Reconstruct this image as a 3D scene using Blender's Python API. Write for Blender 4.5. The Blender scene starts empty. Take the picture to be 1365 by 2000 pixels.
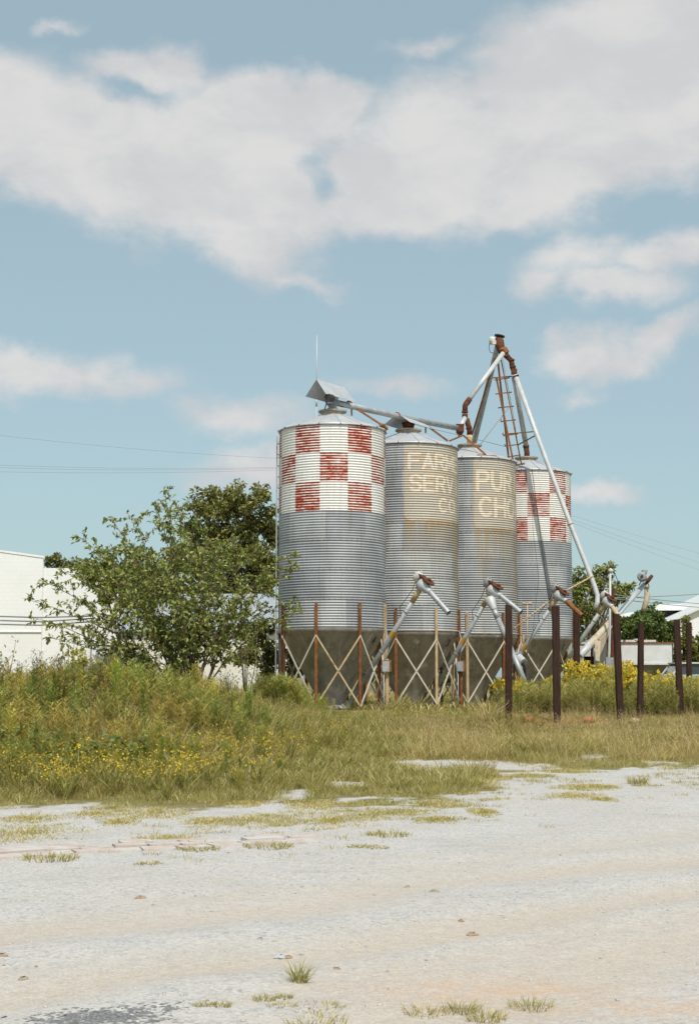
import bpy, math, random
import numpy as np
from mathutils import Vector, Matrix, noise as mnoise
PI = math.pi
rnd = random.Random(7)
rng = np.random.default_rng(11)
scene = bpy.context.scene
COL = scene.collection

# ------------------------------------------------------------------ camera
F_PX = 2880.0; W_PX, H_PX = 1365.0, 2000.0
EYE = Vector((0, 0, 1.6)); PITCH = math.radians(6.38)
cam_d = bpy.data.cameras.new('camera'); cam = bpy.data.objects.new('camera', cam_d); COL.objects.link(cam)
cam_d.sensor_fit = 'VERTICAL'; cam_d.sensor_height = 24; cam_d.lens = F_PX / H_PX * 24
cam_d.clip_start = 0.1; cam_d.clip_end = 6000
cam.location = EYE; cam.rotation_euler = (PI/2 + PITCH, 0, 0)
scene.camera = cam

def ray(px, py):
    cx, cy = (px - W_PX/2)/F_PX, (H_PX/2 - py)/F_PX
    return Vector((cx, math.cos(PITCH) - cy*math.sin(PITCH), math.sin(PITCH) + cy*math.cos(PITCH)))
def at(px, py, Y):                      # the point at world depth Y seen at that place of the photograph
    d = ray(px, py); return EYE + d*(Y/d.y)
def sst(a, b, x):
    t = np.clip((np.asarray(x, float) - a)/(b - a), 0, 1); return t*t*(3 - 2*t)

# ------------------------------------------------------------------ numpy value noise + terrain
_perm = np.random.default_rng(3).random((256, 256))
def vnoise(x, y):
    x = np.asarray(x, float); y = np.asarray(y, float)
    xi = np.floor(x).astype(int); yi = np.floor(y).astype(int); fx = x - xi; fy = y - yi
    fx = fx*fx*(3-2*fx); fy = fy*fy*(3-2*fy)
    g = lambda i, j: _perm[i & 255, j & 255]
    return (g(xi, yi)*(1-fx) + g(xi+1, yi)*fx)*(1-fy) + (g(xi, yi+1)*(1-fx) + g(xi+1, yi+1)*fx)*fy
def fbm(x, y, o=4):
    s = 0; a = .5; t = 0
    for k in range(o):
        s = s + a*vnoise(x*2**k + 17.3*k, y*2**k + 9.1*k); t += a; a *= .5
    return s/t
def gz(x, y):
    x = np.asarray(x, float); y = np.asarray(y, float)
    L = .95*sst(18.5, 32, y) - .25*sst(33, 37.5, y)
    R = .68*sst(25.5, 35.5, y)
    w = sst(-3.5, .6, x)
    z = L*(1-w) + R*w
    far = sst(36, 38, y); z = z*(1-far) + .68*far
    return z + (fbm(x*.6, y*.6, 3) - .5)*(.03 + .1*sst(20, 30, y)*(1 - far))
def gzf(x, y): return float(gz(x, y))
def ground(px, py):                     # the ground point seen at that place of the photograph
    d = ray(px, py); t = 5.0
    for i in range(4000):
        p = EYE + d*t
        if p.z <= gzf(p.x, p.y): break
        t += .03
    return Vector((p.x, p.y, gzf(p.x, p.y)))
EX = [-40, -9, -4.2, -2, -.6, 1.2, 2.1, 2.5, 4, 9, 40]
EY = [17.2, 17.3, 17.8, 18.4, 18.7, 19.4, 20.6, 24.8, 25.3, 25.6, 25.6]
def edge_y(x): return np.interp(x, EX, EY)
def veg(x, y):                          # 0 bare gravel .. 1 overgrown soil
    e = y - edge_y(x) + (fbm(x*1.1, y*.8) - .5)*3.0 + (fbm(x*3.1+7, y*2.3, 3) - .5)*2.4
    v = sst(-.7, 1.7, e)
    gap = sst(.56, .66, fbm(x*.9+40, y*.45+3, 3))*sst(-1.6, -.2, x)*(1-sst(27, 29.5, y))
    patch = np.exp(-(((x-1.9)/1.7)**2 + ((y-26.6)/1.1)**2)**2)
    return v*(1-gap)*(1-.85*patch)

# ------------------------------------------------------------------ nodes and materials
class NT:
    def __init__(s, tree): s.t = tree; s.n = tree.nodes; s.l = tree.links
    def new(s, ty, **kw):
        n = s.n.new(ty)
        for k, v in kw.items(): setattr(n, k, v)
        return n
    def put(s, sock, v):
        if v is None: return
        if isinstance(v, bpy.types.NodeSocket): s.l.new(v, sock)
        elif isinstance(v, (tuple, list)) and len(v) == 3 and sock.type == 'RGBA': sock.default_value = (*v, 1)
        else: sock.default_value = v
    def math(s, op, a, b=None, c=None, clamp=False):
        n = s.new('ShaderNodeMath', operation=op); n.use_clamp = clamp
        s.put(n.inputs[0], a); s.put(n.inputs[1], b); s.put(n.inputs[2], c); return n.outputs[0]
    def mix(s, f, a, b, mode='MIX'):
        n = s.new('ShaderNodeMix', data_type='RGBA', blend_type=mode)
        s.put(n.inputs[0], f); s.put(n.inputs[6], a); s.put(n.inputs[7], b); return n.outputs[2]
    def ramp(s, v, a, b, lo=0., hi=1.):
        n = s.new('ShaderNodeMapRange', interpolation_type='SMOOTHSTEP')
        s.put(n.inputs[0], v); n.inputs[1].default_value = a; n.inputs[2].default_value = b
        n.inputs[3].default_value = lo; n.inputs[4].default_value = hi; return n.outputs[0]
    def noise(s, vec, scale, detail=4, rough=.55, dist=0.):
        n = s.new('ShaderNodeTexNoise'); s.put(n.inputs['Vector'], vec)
        n.inputs['Scale'].default_value = scale; n.inputs['Detail'].default_value = detail
        n.inputs['Roughness'].default_value = rough; n.inputs['Distortion'].default_value = dist; return n.outputs[0]
    def voro(s, vec, scale, out=0):
        n = s.new('ShaderNodeTexVoronoi'); s.put(n.inputs['Vector'], vec); n.inputs['Scale'].default_value = scale; return n.outputs[out]
    def map(s, vec, scale=(1,1,1), loc=(0,0,0), rot=(0,0,0), ty='POINT'):
        n = s.new('ShaderNodeMapping', vector_type=ty); s.put(n.inputs[0], vec)
        n.inputs[1].default_value = loc; n.inputs[2].default_value = rot; n.inputs[3].default_value = scale; return n.outputs[0]
    def attr(s, name, out='Fac'):
        n = s.new('ShaderNodeAttribute'); n.attribute_name = name; return n.outputs[out]
    def pos(s): return s.new('ShaderNodeNewGeometry').outputs['Position']
    def obj(s): return s.new('ShaderNodeTexCoord').outputs['Object']
    def bump(s, h, strength=.3, dist=.01):
        n = s.new('ShaderNodeBump'); s.put(n.inputs['Height'], h); n.inputs['Strength'].default_value = strength
        n.inputs['Distance'].default_value = dist; return n.outputs[0]
MATS = {}
def material(name, fn):
    if name in MATS: return MATS[name]
    m = bpy.data.materials.new(name); m.use_nodes = True
    nt = NT(m.node_tree); b = nt.n['Principled BSDF']
    fn(nt, b); MATS[name] = m; return m
def mottled(name, c1, c2, scale=6., c3=None, t3=(.6,.75), sc3=3., rough=.7, metal=0., stretch=(1,1,1), bump=.15, spec=.3):
    def fn(nt, b):
        p = nt.map(nt.pos(), stretch)
        c = nt.mix(nt.ramp(nt.noise(p, scale, 5, .65), .35, .65), c1, c2)
        if c3 is not None: c = nt.mix(nt.ramp(nt.noise(p, sc3, 6, .7), *t3), c, c3)
        g = nt.noise(p, scale*9, 3, .6)
        c = nt.mix(.35, c, nt.mix(g, (.55,.55,.55), (1.35,1.35,1.35)), 'MULTIPLY')
        nt.put(b.inputs['Base Color'], c); b.inputs['Roughness'].default_value = rough; b.inputs['Metallic'].default_value = metal
        b.inputs['Specular IOR Level'].default_value = spec
        nt.put(b.inputs['Normal'], nt.bump(g, bump, .01))
    return material(name, fn)

def silo_paint(nt, b):
    p = nt.pos(); A = nt.attr
    streak = nt.noise(nt.map(p, (7, 7, .5)), 1.6, 5, .65)
    big = nt.noise(p, 1.3, 4)
    fine = nt.noise(p, 38, 4, .6)
    galv = nt.mix(nt.ramp(big, .3, .7), (.37,.385,.405), (.47,.485,.505))
    galv = nt.mix(nt.ramp(streak, .5, .72, 0, .45), galv, (.30,.25,.18))
    galv = nt.mix(1., galv, nt.mix(A('tone'), (.80,.81,.83), (1.16,1.15,1.13)), 'MULTIPLY')
    galv = nt.mix(.4, galv, nt.mix(fine, (.6,.6,.6), (1.4,1.4,1.4)), 'MULTIPLY')
    ring = A('seam')
    galv = nt.mix(nt.math('MULTIPLY', ring, nt.ramp(fine, .3, .6)), galv, (.10,.075,.05))
    drip = nt.math('MULTIPLY', A('drip'), nt.ramp(nt.noise(nt.map(p, (9, 9, .25)), 1.5, 4, .7), .34, .6), clamp=True)
    galv = nt.mix(drip, galv, nt.mix(fine, (.36,.24,.09), (.50,.37,.18)))
    # faded sign panel
    pn = A('panel')
    pnz = nt.noise(nt.map(p, (2, 2, 9)), 2.2, 5, .7)
    col = nt.mix(nt.math('MULTIPLY', pn, nt.ramp(pnz, .25, .7, .6, .95)), galv, nt.mix(big, (.55,.495,.40), (.63,.56,.45)))
    edge = nt.math('MULTIPLY', A('rim'), nt.ramp(nt.noise(p, 9, 4), .3, .6), clamp=True)
    col = nt.mix(edge, col, (.48,.27,.08))
    fr = nt.math('MULTIPLY', A('fringe'), nt.ramp(nt.noise(p, 7, 4), .3, .55), clamp=True)
    col = nt.mix(nt.math('MULTIPLY', fr, .62), col, (.62,.38,.17))
    lt = nt.math('MULTIPLY', A('letter'), nt.ramp(nt.noise(nt.map(p, (2.2, 2.2, 7)), 2.2, 6, .75), .28, .56, .52, .97), clamp=True)
    col = nt.mix(lt, col, nt.mix(fine, (.78,.69,.56), (.82,.76,.66)))
    # chequer paint
    wh = nt.math('MULTIPLY', A('white'), nt.ramp(nt.noise(nt.map(p, (3, 3, 12)), 2.5, 6, .75), .12, .3), clamp=True)
    white = nt.mix(nt.ramp(streak, .4, .75), (.83,.815,.79), (.74,.70,.63))
    white = nt.mix(nt.math('MULTIPLY', nt.ramp(fine, .62, .72), .5), white, (.5,.47,.42))
    col = nt.mix(wh, col, white)
    flake = nt.noise(nt.map(p, (2.0, 2.0, 9)), 2.2, 6, .70, .2)
    flake = nt.math('ADD', flake, nt.math('MULTIPLY', A('crest'), -.20))
    flake = nt.math('ADD', flake, nt.math('MULTIPLY', nt.math('SUBTRACT', nt.noise(p, 2.1, 4), .5), .6))
    rd = nt.math('MULTIPLY', A('red'), nt.ramp(flake, .40, .46), clamp=True)
    col = nt.mix(rd, col, nt.mix(fine, (.36,.052,.022), (.48,.09,.045)))
    nt.put(b.inputs['Base Color'], col)
    paint = nt.math('MAXIMUM', wh, nt.math('MAXIMUM', pn, drip))
    nt.put(b.inputs['Metallic'], nt.math('MULTIPLY', nt.math('SUBTRACT', 1., paint), .14))
    nt.put(b.inputs['Roughness'], nt.math('MULTIPLY_ADD', fine, .3, .45))
    b.inputs['Specular IOR Level'].default_value = .35
M_SILO = material('silo_sheet', silo_paint)
M_ROOF = mottled('roof_galvanised', (.50,.51,.53), (.60,.61,.62), 3, (.42,.25,.09), (.66,.78), 2.2, .5, .3)
M_COLLAR = mottled('collar_steel', (.44,.40,.33), (.33,.26,.18), 7, (.24,.11,.05), (.58,.72), 6, .7, .1)
M_HOP = mottled('hopper_steel', (.34,.315,.29), (.50,.465,.43), 4, (.66,.665,.67), (.54,.68), 3., .45, .35, (1,1,.5), .5)
M_PIPE = mottled('pipe_galvanised', (.36,.38,.40), (.48,.50,.51), 4, (.36,.22,.10), (.66,.8), 2.3, .5, .35)
M_PIPEW = mottled('pipe_bright', (.52,.54,.55), (.62,.63,.63), 4, (.45,.36,.24), (.72,.82), 2.3, .5, .15)
M_RUSTD = mottled('rust_dark', (.085,.030,.017), (.16,.058,.028), 9, (.24,.10,.04), (.6,.74), 6, .85)
M_RUSTO = mottled('rust_orange', (.20,.075,.025), (.32,.14,.05), 9, (.09,.035,.018), (.56,.7), 7, .85)
M_RUSTL = mottled('rust_leg', (.26,.10,.035), (.17,.06,.025), 7, (.46,.33,.19), (.6,.72), 5, .85)
M_TAN = mottled('faded_tan', (.50,.36,.20), (.60,.47,.30), 6, (.30,.13,.05), (.57,.7), 4, .8)
M_CREAM = mottled('weathered_cream', (.60,.52,.40), (.50,.41,.29), 4, (.36,.20,.09), (.56,.70), 5, .8, 0, (1,1,.5), .4)
M_BRACE = mottled('brace_bar', (.68,.64,.58), (.58,.50,.38), 5, (.33,.17,.07), (.62,.75), 3, .75)
M_DARK = mottled('dark_steel', (.03,.028,.026), (.06,.05,.045), 8, rough=.6)
M_WHITE = mottled('white_enamel', (.70,.69,.66), (.58,.56,.52), 9, (.30,.17,.09), (.62,.72), 7, .5)
M_GREY = mottled('grey_enamel', (.36,.38,.40), (.28,.29,.30), 8, (.25,.12,.06), (.66,.75), 6, .5)
M_YEL = mottled('yellow_decal', (.62,.36,.04), (.52,.28,.04), 14, (.40,.30,.18), (.62,.7), 12, .6)
M_WOOD = mottled('creosote_post', (.030,.015,.011), (.062,.030,.020), 5, (.10,.058,.042), (.6,.75), 3, .85, 0, (8,8,.6), .6)
M_CABLE = mottled('cable_black', (.02,.02,.02), (.03,.03,.03), 8)
M_WIRE = mottled('wire_grey', (.26,.28,.29), (.32,.33,.34), 2)
M_ROPE = mottled('steel_rope', (.22,.19,.15), (.30,.26,.2), 8)
def wallmat(name, c, c2, dirt, sx=.35):
    def fn(nt, b):
        p = nt.pos()
        a = nt.mix(nt.ramp(nt.noise(p, .5, 5), .35, .7), c, c2)
        a = nt.mix(nt.ramp(nt.noise(nt.map(p, (2, 2, .35)), 1.2, 5, .7), .56, .78, 0, .55), a, dirt)
        n = nt.new('ShaderNodeTexBrick'); nt.put(n.inputs['Vector'], nt.map(p, (1,1,1), rot=(PI/2,0,0)))
        n.inputs['Scale'].default_value = 1.; n.inputs['Brick Width'].default_value = .41; n.inputs['Row Height'].default_value = .2
        n.inputs['Mortar Size'].default_value = .012
        n.inputs['Color1'].default_value = (1,1,1,1); n.inputs['Color2'].default_value = (.985,.98,.975,1); n.inputs['Mortar'].default_value = (.945,.94,.93,1)
        a = nt.mix(1., a, n.outputs[0], 'MULTIPLY')
        nt.put(b.inputs['Base Color'], a); b.inputs['Roughness'].default_value = .85
        nt.put(b.inputs['Normal'], nt.bump(nt.math('SUBTRACT', 1., n.outputs[1]), .12, .006))
    return material(name, fn)
M_WALL = wallmat('white_block_wall', (.90,.90,.895), (.86,.86,.85), (.70,.66,.58))
M_WALLS = wallmat('stained_block_wall', (.80,.78,.73), (.74,.69,.6), (.58,.38,.22))
def roofmat(nt, b):
    p = nt.pos()
    w = nt.new('ShaderNodeTexWave'); nt.put(w.inputs[0], p); w.inputs['Scale'].default_value = 4.2; w.bands_direction = 'X'
    c = nt.mix(nt.ramp(nt.noise(nt.map(p, (3, .6, .6)), 1.3, 5), .3, .7), (.40,.43,.47), (.54,.57,.60))
    nt.put(b.inputs['Base Color'], c); b.inputs['Roughness'].default_value = .5; b.inputs['Metallic'].default_value = .25
    nt.put(b.inputs['Normal'], nt.bump(w.outputs[0], .6, .03))
M_MROOF = material('sheet_roof', roofmat)
M_HROOF = mottled('pale_hall_roof', (.66,.66,.65), (.74,.74,.73), 1.2, (.52,.50,.46), (.6,.75), 1.5, .6)
def foliage(name, trans=.3, rough=.55, spec=.25):
    def fn(nt, b):
        c = nt.attr('col', 'Color')
        nt.put(b.inputs['Base Color'], c); b.inputs['Roughness'].default_value = rough; b.inputs['Specular IOR Level'].default_value = spec
        t = nt.new('ShaderNodeBsdfTranslucent'); nt.put(t.inputs[0], nt.mix(1., c, (1.25,1.3,.7), 'MULTIPLY'))
        m = nt.new('ShaderNodeMixShader'); m.inputs[0].default_value = trans
        nt.l.new(b.outputs[0], m.inputs[1]); nt.l.new(t.outputs[0], m.inputs[2])
        nt.l.new(m.outputs[0], nt.n['Material Output'].inputs[0])
    return material(name, fn)
M_LEAF = foliage('leaf', .28, .42, .4); M_GRASS = foliage('grass_blade', .25, .7, .15); M_TREE = foliage('tree_leaf', .32, .6, .2)
M_BARK = mottled('bark', (.14,.095,.06), (.22,.16,.11), 8, (.09,.065,.05), (.55,.7), 4, .9, 0, (3,3,.6), .6)
M_STONE = material('stone', lambda nt, b: (nt.put(b.inputs['Base Color'], nt.attr('col', 'Color')), setattr(b.inputs['Roughness'], 'default_value', .85)))

# ------------------------------------------------------------------ mesh builder
class MB:
    def __init__(s): s.v = []; s.f = []; s.m = []; s.sm = []
    def add(s, vs, fs, mi=0, smooth=False):
        o = len(s.v); s.v += [tuple(v) for v in vs]
        for f in fs: s.f.append([i + o for i in f]); s.m.append(mi); s.sm.append(smooth)
        return s
    def box(s, c, size, rot=None, mi=0, bev=0.):
        hx, hy, hz = size[0]/2, size[1]/2, size[2]/2; c = Vector(c)
        R = rot if rot is not None else Matrix.Identity(3)
        b = min(bev, hx*.6, hy*.6)
        if b > 0:
            prof = [(-hx+b,-hy),(hx-b,-hy),(hx,-hy+b),(hx,hy-b),(hx-b,hy),(-hx+b,hy),(-hx,hy-b),(-hx,-hy+b)]
        else: prof = [(-hx,-hy),(hx,-hy),(hx,hy),(-hx,hy)]
        n = len(prof)
        vs = [c + R @ Vector((x, y, -hz)) for x, y in prof] + [c + R @ Vector((x, y, hz)) for x, y in prof]
        fs = [list(range(n))[::-1], list(range(n, 2*n))] + [[i, (i+1) % n, n+(i+1) % n, n+i] for i in range(n)]
        return s.add(vs, fs, mi)
    def bar(s, a, b, w, h, up=(0,0,1), mi=0, bev=0.):
        a, b = Vector(a), Vector(b); d = b - a; L = d.length
        if L < 1e-6: return s
        z = d/L
        x = Vector(up).cross(z)
        if x.length < 1e-4: x = Vector((1,0,0)).cross(z)
        x.normalize(); y = z.cross(x)
        return s.box((a+b)/2, (w, h, L), Matrix((x, y, z)).transposed(), mi, bev)
    def tube(s, pts, r, n=12, caps=True, mi=0, smooth=True):
        pts = [Vector(p) for p in pts]; k = len(pts)
        rr = r if isinstance(r, (list, tuple)) else [r]*k
        dirs = []
        for i in range(k):
            a = pts[max(i-1, 0)]; b = pts[min(i+1, k-1)]; d = b - a
            if d.length < 1e-6: d = dirs[-1] if dirs else Vector((0,0,1))
            dirs.append(d.normalized())
        u = dirs[0].orthogonal().normalized(); vs = []
        for i in range(k):
            u = (u - dirs[i]*u.dot(dirs[i]))
            u = u.normalized() if u.length > 1e-6 else dirs[i].orthogonal().normalized()
            w = dirs[i].cross(u)
            for j in range(n):
                a = 2*PI*j/n; vs.append(pts[i] + (u*math.cos(a) + w*math.sin(a))*rr[i])
        fs = [[i*n+j, i*n+(j+1) % n, (i+1)*n+(j+1) % n, (i+1)*n+j] for i in range(k-1) for j in range(n)]
        s.add(vs, fs, mi, smooth)
        if caps:
            o = len(s.v) - k*n
            s.f.append([o+j for j in range(n)][::-1]); s.m.append(mi); s.sm.append(False)
            s.f.append([o+(k-1)*n+j for j in range(n)]); s.m.append(mi); s.sm.append(False)
        return s
    def rod(s, pts, r, n=12, mi=0, sharp=True):  # a tube whose radius steps are kept crisp
        return s.tube(pts, r, n, True, mi, not sharp)
    def lathe(s, prof, c, n=48, mi=0, smooth=True):
        c = Vector(c); vs = [c + Vector((r*math.cos(2*PI*j/n), r*math.sin(2*PI*j/n), z)) for r, z in prof for j in range(n)]
        fs = [[i*n+j, i*n+(j+1) % n, (i+1)*n+(j+1) % n, (i+1)*n+j] for i in range(len(prof)-1) for j in range(n)]
        return s.add(vs, fs, mi, smooth)
    def slab(s, quad, t, mi=0):         # a flat sheet of thickness t from its corners
        q = [Vector(p) for p in quad]; n = (q[1]-q[0]).cross(q[-1]-q[0]).normalized()*t; k = len(q)
        vs = q + [p - n for p in q]
        return s.add(vs, [list(range(k)), list(range(k, 2*k))[::-1]] + [[i, k+i, k+(i+1) % k, (i+1) % k] for i in range(k)], mi)
    def build(s, name, mats, parent=None, base=None):
        me = bpy.data.meshes.new(name)
        off = world_of(parent) if parent is not None else Vector(base or (0,0,0))
        me.from_pydata([(v[0]-off.x, v[1]-off.y, v[2]-off.z) for v in s.v], [], s.f)
        for m in (mats if isinstance(mats, (list, tuple)) else [mats]): me.materials.append(m)
        me.polygons.foreach_set('material_index', s.m); me.polygons.foreach_set('use_smooth', s.sm)
        me.update()
        o = bpy.data.objects.new(name, me); COL.objects.link(o)
        if parent is not None: o.parent = parent
        else: o.location = off
        return o
def world_of(o):
    v = Vector((0,0,0))
    while o is not None: v += Vector(o.location); o = o.parent
    return v
def tag(o, label=None, cat=None, group=None, kind=None):
    if label: o['label'] = label
    if cat: o['category'] = cat
    if group: o['group'] = group
    if kind: o['kind'] = kind
    return o
def thing(name, loc, label, cat, group=None):
    o = bpy.data.objects.new(name, None); COL.objects.link(o); o.location = loc; o.empty_display_size = .2
    return tag(o, label, cat, group)
def np_mesh(name, V, T, mats, C=None, attrs=None, parent=None, base=(0,0,0), quads=False, smooth=False):
    off = np.array(world_of(parent) if parent is not None else base)
    V = np.ascontiguousarray(V - off, dtype=np.float32); T = np.ascontiguousarray(T, dtype=np.int32)
    me = bpy.data.meshes.new(name); k = T.shape[1]
    me.vertices.add(len(V)); me.vertices.foreach_set('co', V.ravel())
    me.loops.add(T.size); me.loops.foreach_set('vertex_index', T.ravel())
    me.polygons.add(len(T)); me.polygons.foreach_set('loop_start', np.arange(0, T.size, k, dtype=np.int32))
    if smooth: me.polygons.foreach_set('use_smooth', np.ones(len(T), bool))
    me.update(calc_edges=True)
    if C is not None:
        a = me.attributes.new('col', 'FLOAT_COLOR', 'POINT')
        a.data.foreach_set('color', np.concatenate([C, np.ones((len(C), 1))], 1).astype(np.float32).ravel())
    for kx, val in (attrs or {}).items():
        a = me.attributes.new(kx, 'FLOAT', 'POINT'); a.data.foreach_set('value', np.asarray(val, np.float32).ravel())
    for m in (mats if isinstance(mats, (list, tuple)) else [mats]): me.materials.append(m)
    o = bpy.data.objects.new(name, me); COL.objects.link(o)
    if parent is not None: o.parent = parent
    else: o.location = base
    return o

# ------------------------------------------------------------------ world, sun
SUN_EL = math.radians(56); SUN_AZ = PI - math.radians(13)     # behind the camera, a little to its right
w = bpy.data.worlds.new('World'); scene.world = w; w.use_nodes = True
nt = NT(w.node_tree); bg = nt.n['Background']
SKY_STR = .115
sky = nt.new('ShaderNodeTexSky', sky_type='NISHITA'); sky.sun_disc = False; sky.sun_elevation = SUN_EL; sky.sun_rotation = SUN_AZ
sky.air_density = 1.0; sky.dust_density = 1.2; sky.ozone_density = 1.0
dirv = nt.new('ShaderNodeTexCoord').outputs['Generated']
sep = nt.new('ShaderNodeSeparateXYZ'); nt.l.new(dirv, sep.inputs[0])
az = nt.math('ARCTAN2', sep.outputs[0], sep.outputs[1]); el = nt.math('ARCSINE', sep.outputs[2])
uv = nt.new('ShaderNodeCombineXYZ'); nt.l.new(az, uv.inputs[0]); nt.l.new(el, uv.inputs[1]); uv = uv.outputs[0]
wn = nt.new('ShaderNodeTexNoise'); nt.l.new(dirv, wn.inputs['Vector']); wn.inputs['Scale'].default_value = 16; wn.inputs['Detail'].default_value = 5; wn.inputs['Roughness'].default_value = .6
wv = nt.new('ShaderNodeVectorMath', operation='MULTIPLY_ADD'); nt.l.new(wn.outputs['Color'], wv.inputs[0]); wv.inputs[1].default_value = (.055, .045, 0); wv.inputs[2].default_value = (-.0275, -.0225, 0)
wa = nt.new('ShaderNodeVectorMath', operation='ADD'); nt.l.new(uv, wa.inputs[0]); nt.l.new(wv.outputs[0], wa.inputs[1]); uv = wa.outputs[0]
def azel(px, py):
    d = ray(px, py).normalized(); return math.atan2(d.x, d.y), math.asin(d.z)
# banks of cumulus: centre and half axes (as photograph pixels, turned into sky angles), tilt, weight
BLOBS = [(20,240,150,120,0,1.0),(180,290,200,130,-8,1.),(330,330,200,130,-20,1.),(270,150,110,42,-8,.8),(350,140,60,40,0,.6),(440,380,190,110,-25,1.),
 (470,480,120,60,-20,.8),(540,210,160,60,-4,.9),(640,200,80,45,0,.8),(560,330,150,120,10,.95),(600,420,90,60,0,.75),(730,350,130,100,0,.95),(800,400,190,60,4,.95),(900,300,190,140,15,1.05),(1060,200,220,150,28,1.15),(1260,140,240,170,28,1.25),(1350,240,120,110,0,1.0),
 (1300,270,170,80,0,1.),(1080,350,170,80,14,.95),(110,390,110,35,-12,.55),(1000,410,120,40,8,.8),
 (1100,510,85,40,10,.54),(1190,555,110,30,0,.5),(1260,500,85,28,5,.54),(1345,480,50,28,0,.5),(1060,560,60,30,0,.5),
 (1130,690,65,34,10,.52),(1220,690,85,30,18,.5),(1290,645,60,22,12,.45),(1110,775,50,20,0,.38),(140,750,230,40,-4,.55),(60,720,70,22,-10,.5),(420,810,110,30,0,.42),(790,750,90,22,-4,.38),(1150,962,80,18,0,.42),
 (110,55,46,12,20,.36),(830,85,50,14,0,.32),(560,545,90,16,-4,.42),(500,915,120,36,0,.45)]
acc = None
for (px, py, ax, ay, rot, wt) in BLOBS:
    a, e = azel(px, py)
    mp = nt.map(uv, (ax*1.25/F_PX, ay*1.25/F_PX, 1), (a, e, 0), (0, 0, math.radians(rot)), 'TEXTURE')
    ln = nt.new('ShaderNodeVectorMath', operation='LENGTH'); nt.l.new(mp, ln.inputs[0])
    v = nt.math('MULTIPLY', nt.math('SUBTRACT', 1., ln.outputs['Value']), wt)
    if acc is None: acc = v
    else:
        n = nt.new('ShaderNodeMath', operation='SMOOTH_MAX'); nt.l.new(acc, n.inputs[0]); nt.l.new(v, n.inputs[1]); n.inputs[2].default_value = .16; acc = n.outputs[0]
for (px, py, ax, ay, rot) in ((262,190,55,34,0),(615,300,42,34,25),(655,365,36,22,-30)):   # blue holes
    a, e = azel(px, py); mp = nt.map(uv, (ax*1.25/F_PX, ay*1.25/F_PX, 1), (a, e, 0), (0, 0, math.radians(rot)), 'TEXTURE')
    ln = nt.new('ShaderNodeVectorMath', operation='LENGTH'); nt.l.new(mp, ln.inputs[0])
    acc = nt.math('SUBTRACT', acc, nt.ramp(ln.outputs['Value'], 1.5, .0, 0, .42))
puff = nt.noise(nt.map(dirv, (1,1,1.7)), 7.5, 9, .56, .15)
puff2 = nt.noise(nt.map(dirv, (1,1,1.8), (3,1,7)), 22, 7, .6, .3)
gap = nt.math('MULTIPLY', nt.math('SUBTRACT', puff, .5), 1.35)
dens = nt.math('ADD', nt.math('ADD', acc, gap), nt.math('MULTIPLY', nt.math('SUBTRACT', puff2, .5), .55))
other = nt.math('ADD', nt.ramp(nt.math('ABSOLUTE', az), .36, .6, -1.5, 0.), nt.math('MULTIPLY', nt.math('SUBTRACT', nt.noise(dirv, 3., 8, .55), .5), 2.2))
dens = nt.math('MAXIMUM', dens, other)
cov = nt.ramp(dens, -.14, .46)
thick = nt.ramp(dens, .1, 1.0)
skyc = nt.mix(1., sky.outputs[0], (1.10,1.36,1.22), 'MULTIPLY')
skyc = nt.mix(.66, skyc, (2.95,4.3,4.92))
hz = nt.new('ShaderNodeHueSaturation'); nt.l.new(skyc, hz.inputs['Color']); hz.inputs['Saturation'].default_value = .79; hz.inputs['Value'].default_value = 1.
lump = nt.noise(nt.map(dirv, (1,1,1.9), (5,2,.3)), 13, 6, .58, .2)
cloudc = nt.mix(nt.ramp(lump, .34, .66), (5.35,5.38,5.5), (6.5,6.4,6.3))
cloudc = nt.mix(nt.math('MULTIPLY', thick, .25), cloudc, (6.2,6.12,6.05))
nt.l.new(nt.mix(nt.math('MULTIPLY', cov, .93), hz.outputs[0], cloudc), bg.inputs[0]); bg.inputs[1].default_value = SKY_STR
sun_d = bpy.data.lights.new('sun', 'SUN'); sun_d.energy = 3.5; sun_d.angle = math.radians(.5); sun_d.color = (1., .945, .85)
sun = bpy.data.objects.new('sun', sun_d); COL.objects.link(sun); sun.location = (0, -20, 40)
sdir = Vector((math.sin(SUN_AZ)*math.cos(SUN_EL), math.cos(SUN_AZ)*math.cos(SUN_EL), math.sin(SUN_EL)))
sun.rotation_euler = sdir.to_track_quat('Z', 'Y').to_euler()
scene.view_settings.view_transform = 'Standard'; scene.view_settings.look = 'None'; scene.view_settings.exposure = 0; scene.view_settings.gamma = 1

# ------------------------------------------------------------------ ground
def seg_dist(S, Z, a, b):
    ax, ay = a; bx, by = b; dx, dy = bx-ax, by-ay; L = dx*dx+dy*dy + 1e-12
    t = np.clip(((S-ax)*dx + (Z-ay)*dy)/L, 0, 1); return np.hypot(S-ax-t*dx, Z-ay-t*dy)
xs = np.concatenate([-25 - np.geomspace(.2, 1500, 26)[::-1], np.arange(-25, 25.01, .16), 25 + np.geomspace(.2, 1500, 26)])
ys = np.concatenate([3 - np.geomspace(.2, 300, 14)[::-1], np.arange(3, 60.01, .16), 60 + np.geomspace(.2, 3000, 30)])
GX, GY = np.meshgrid(xs, ys); GZ = gz(GX, GY)
ny, nx = GX.shape; ii = np.arange(nx*ny).reshape(ny, nx)
Q = np.stack([ii[:-1,:-1], ii[:-1,1:], ii[1:,1:], ii[1:,:-1]], -1).reshape(-1, 4)
tr = np.zeros_like(GX); WOB = (fbm(GX*.7, GY*.7, 3)-.5)*.7
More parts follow.
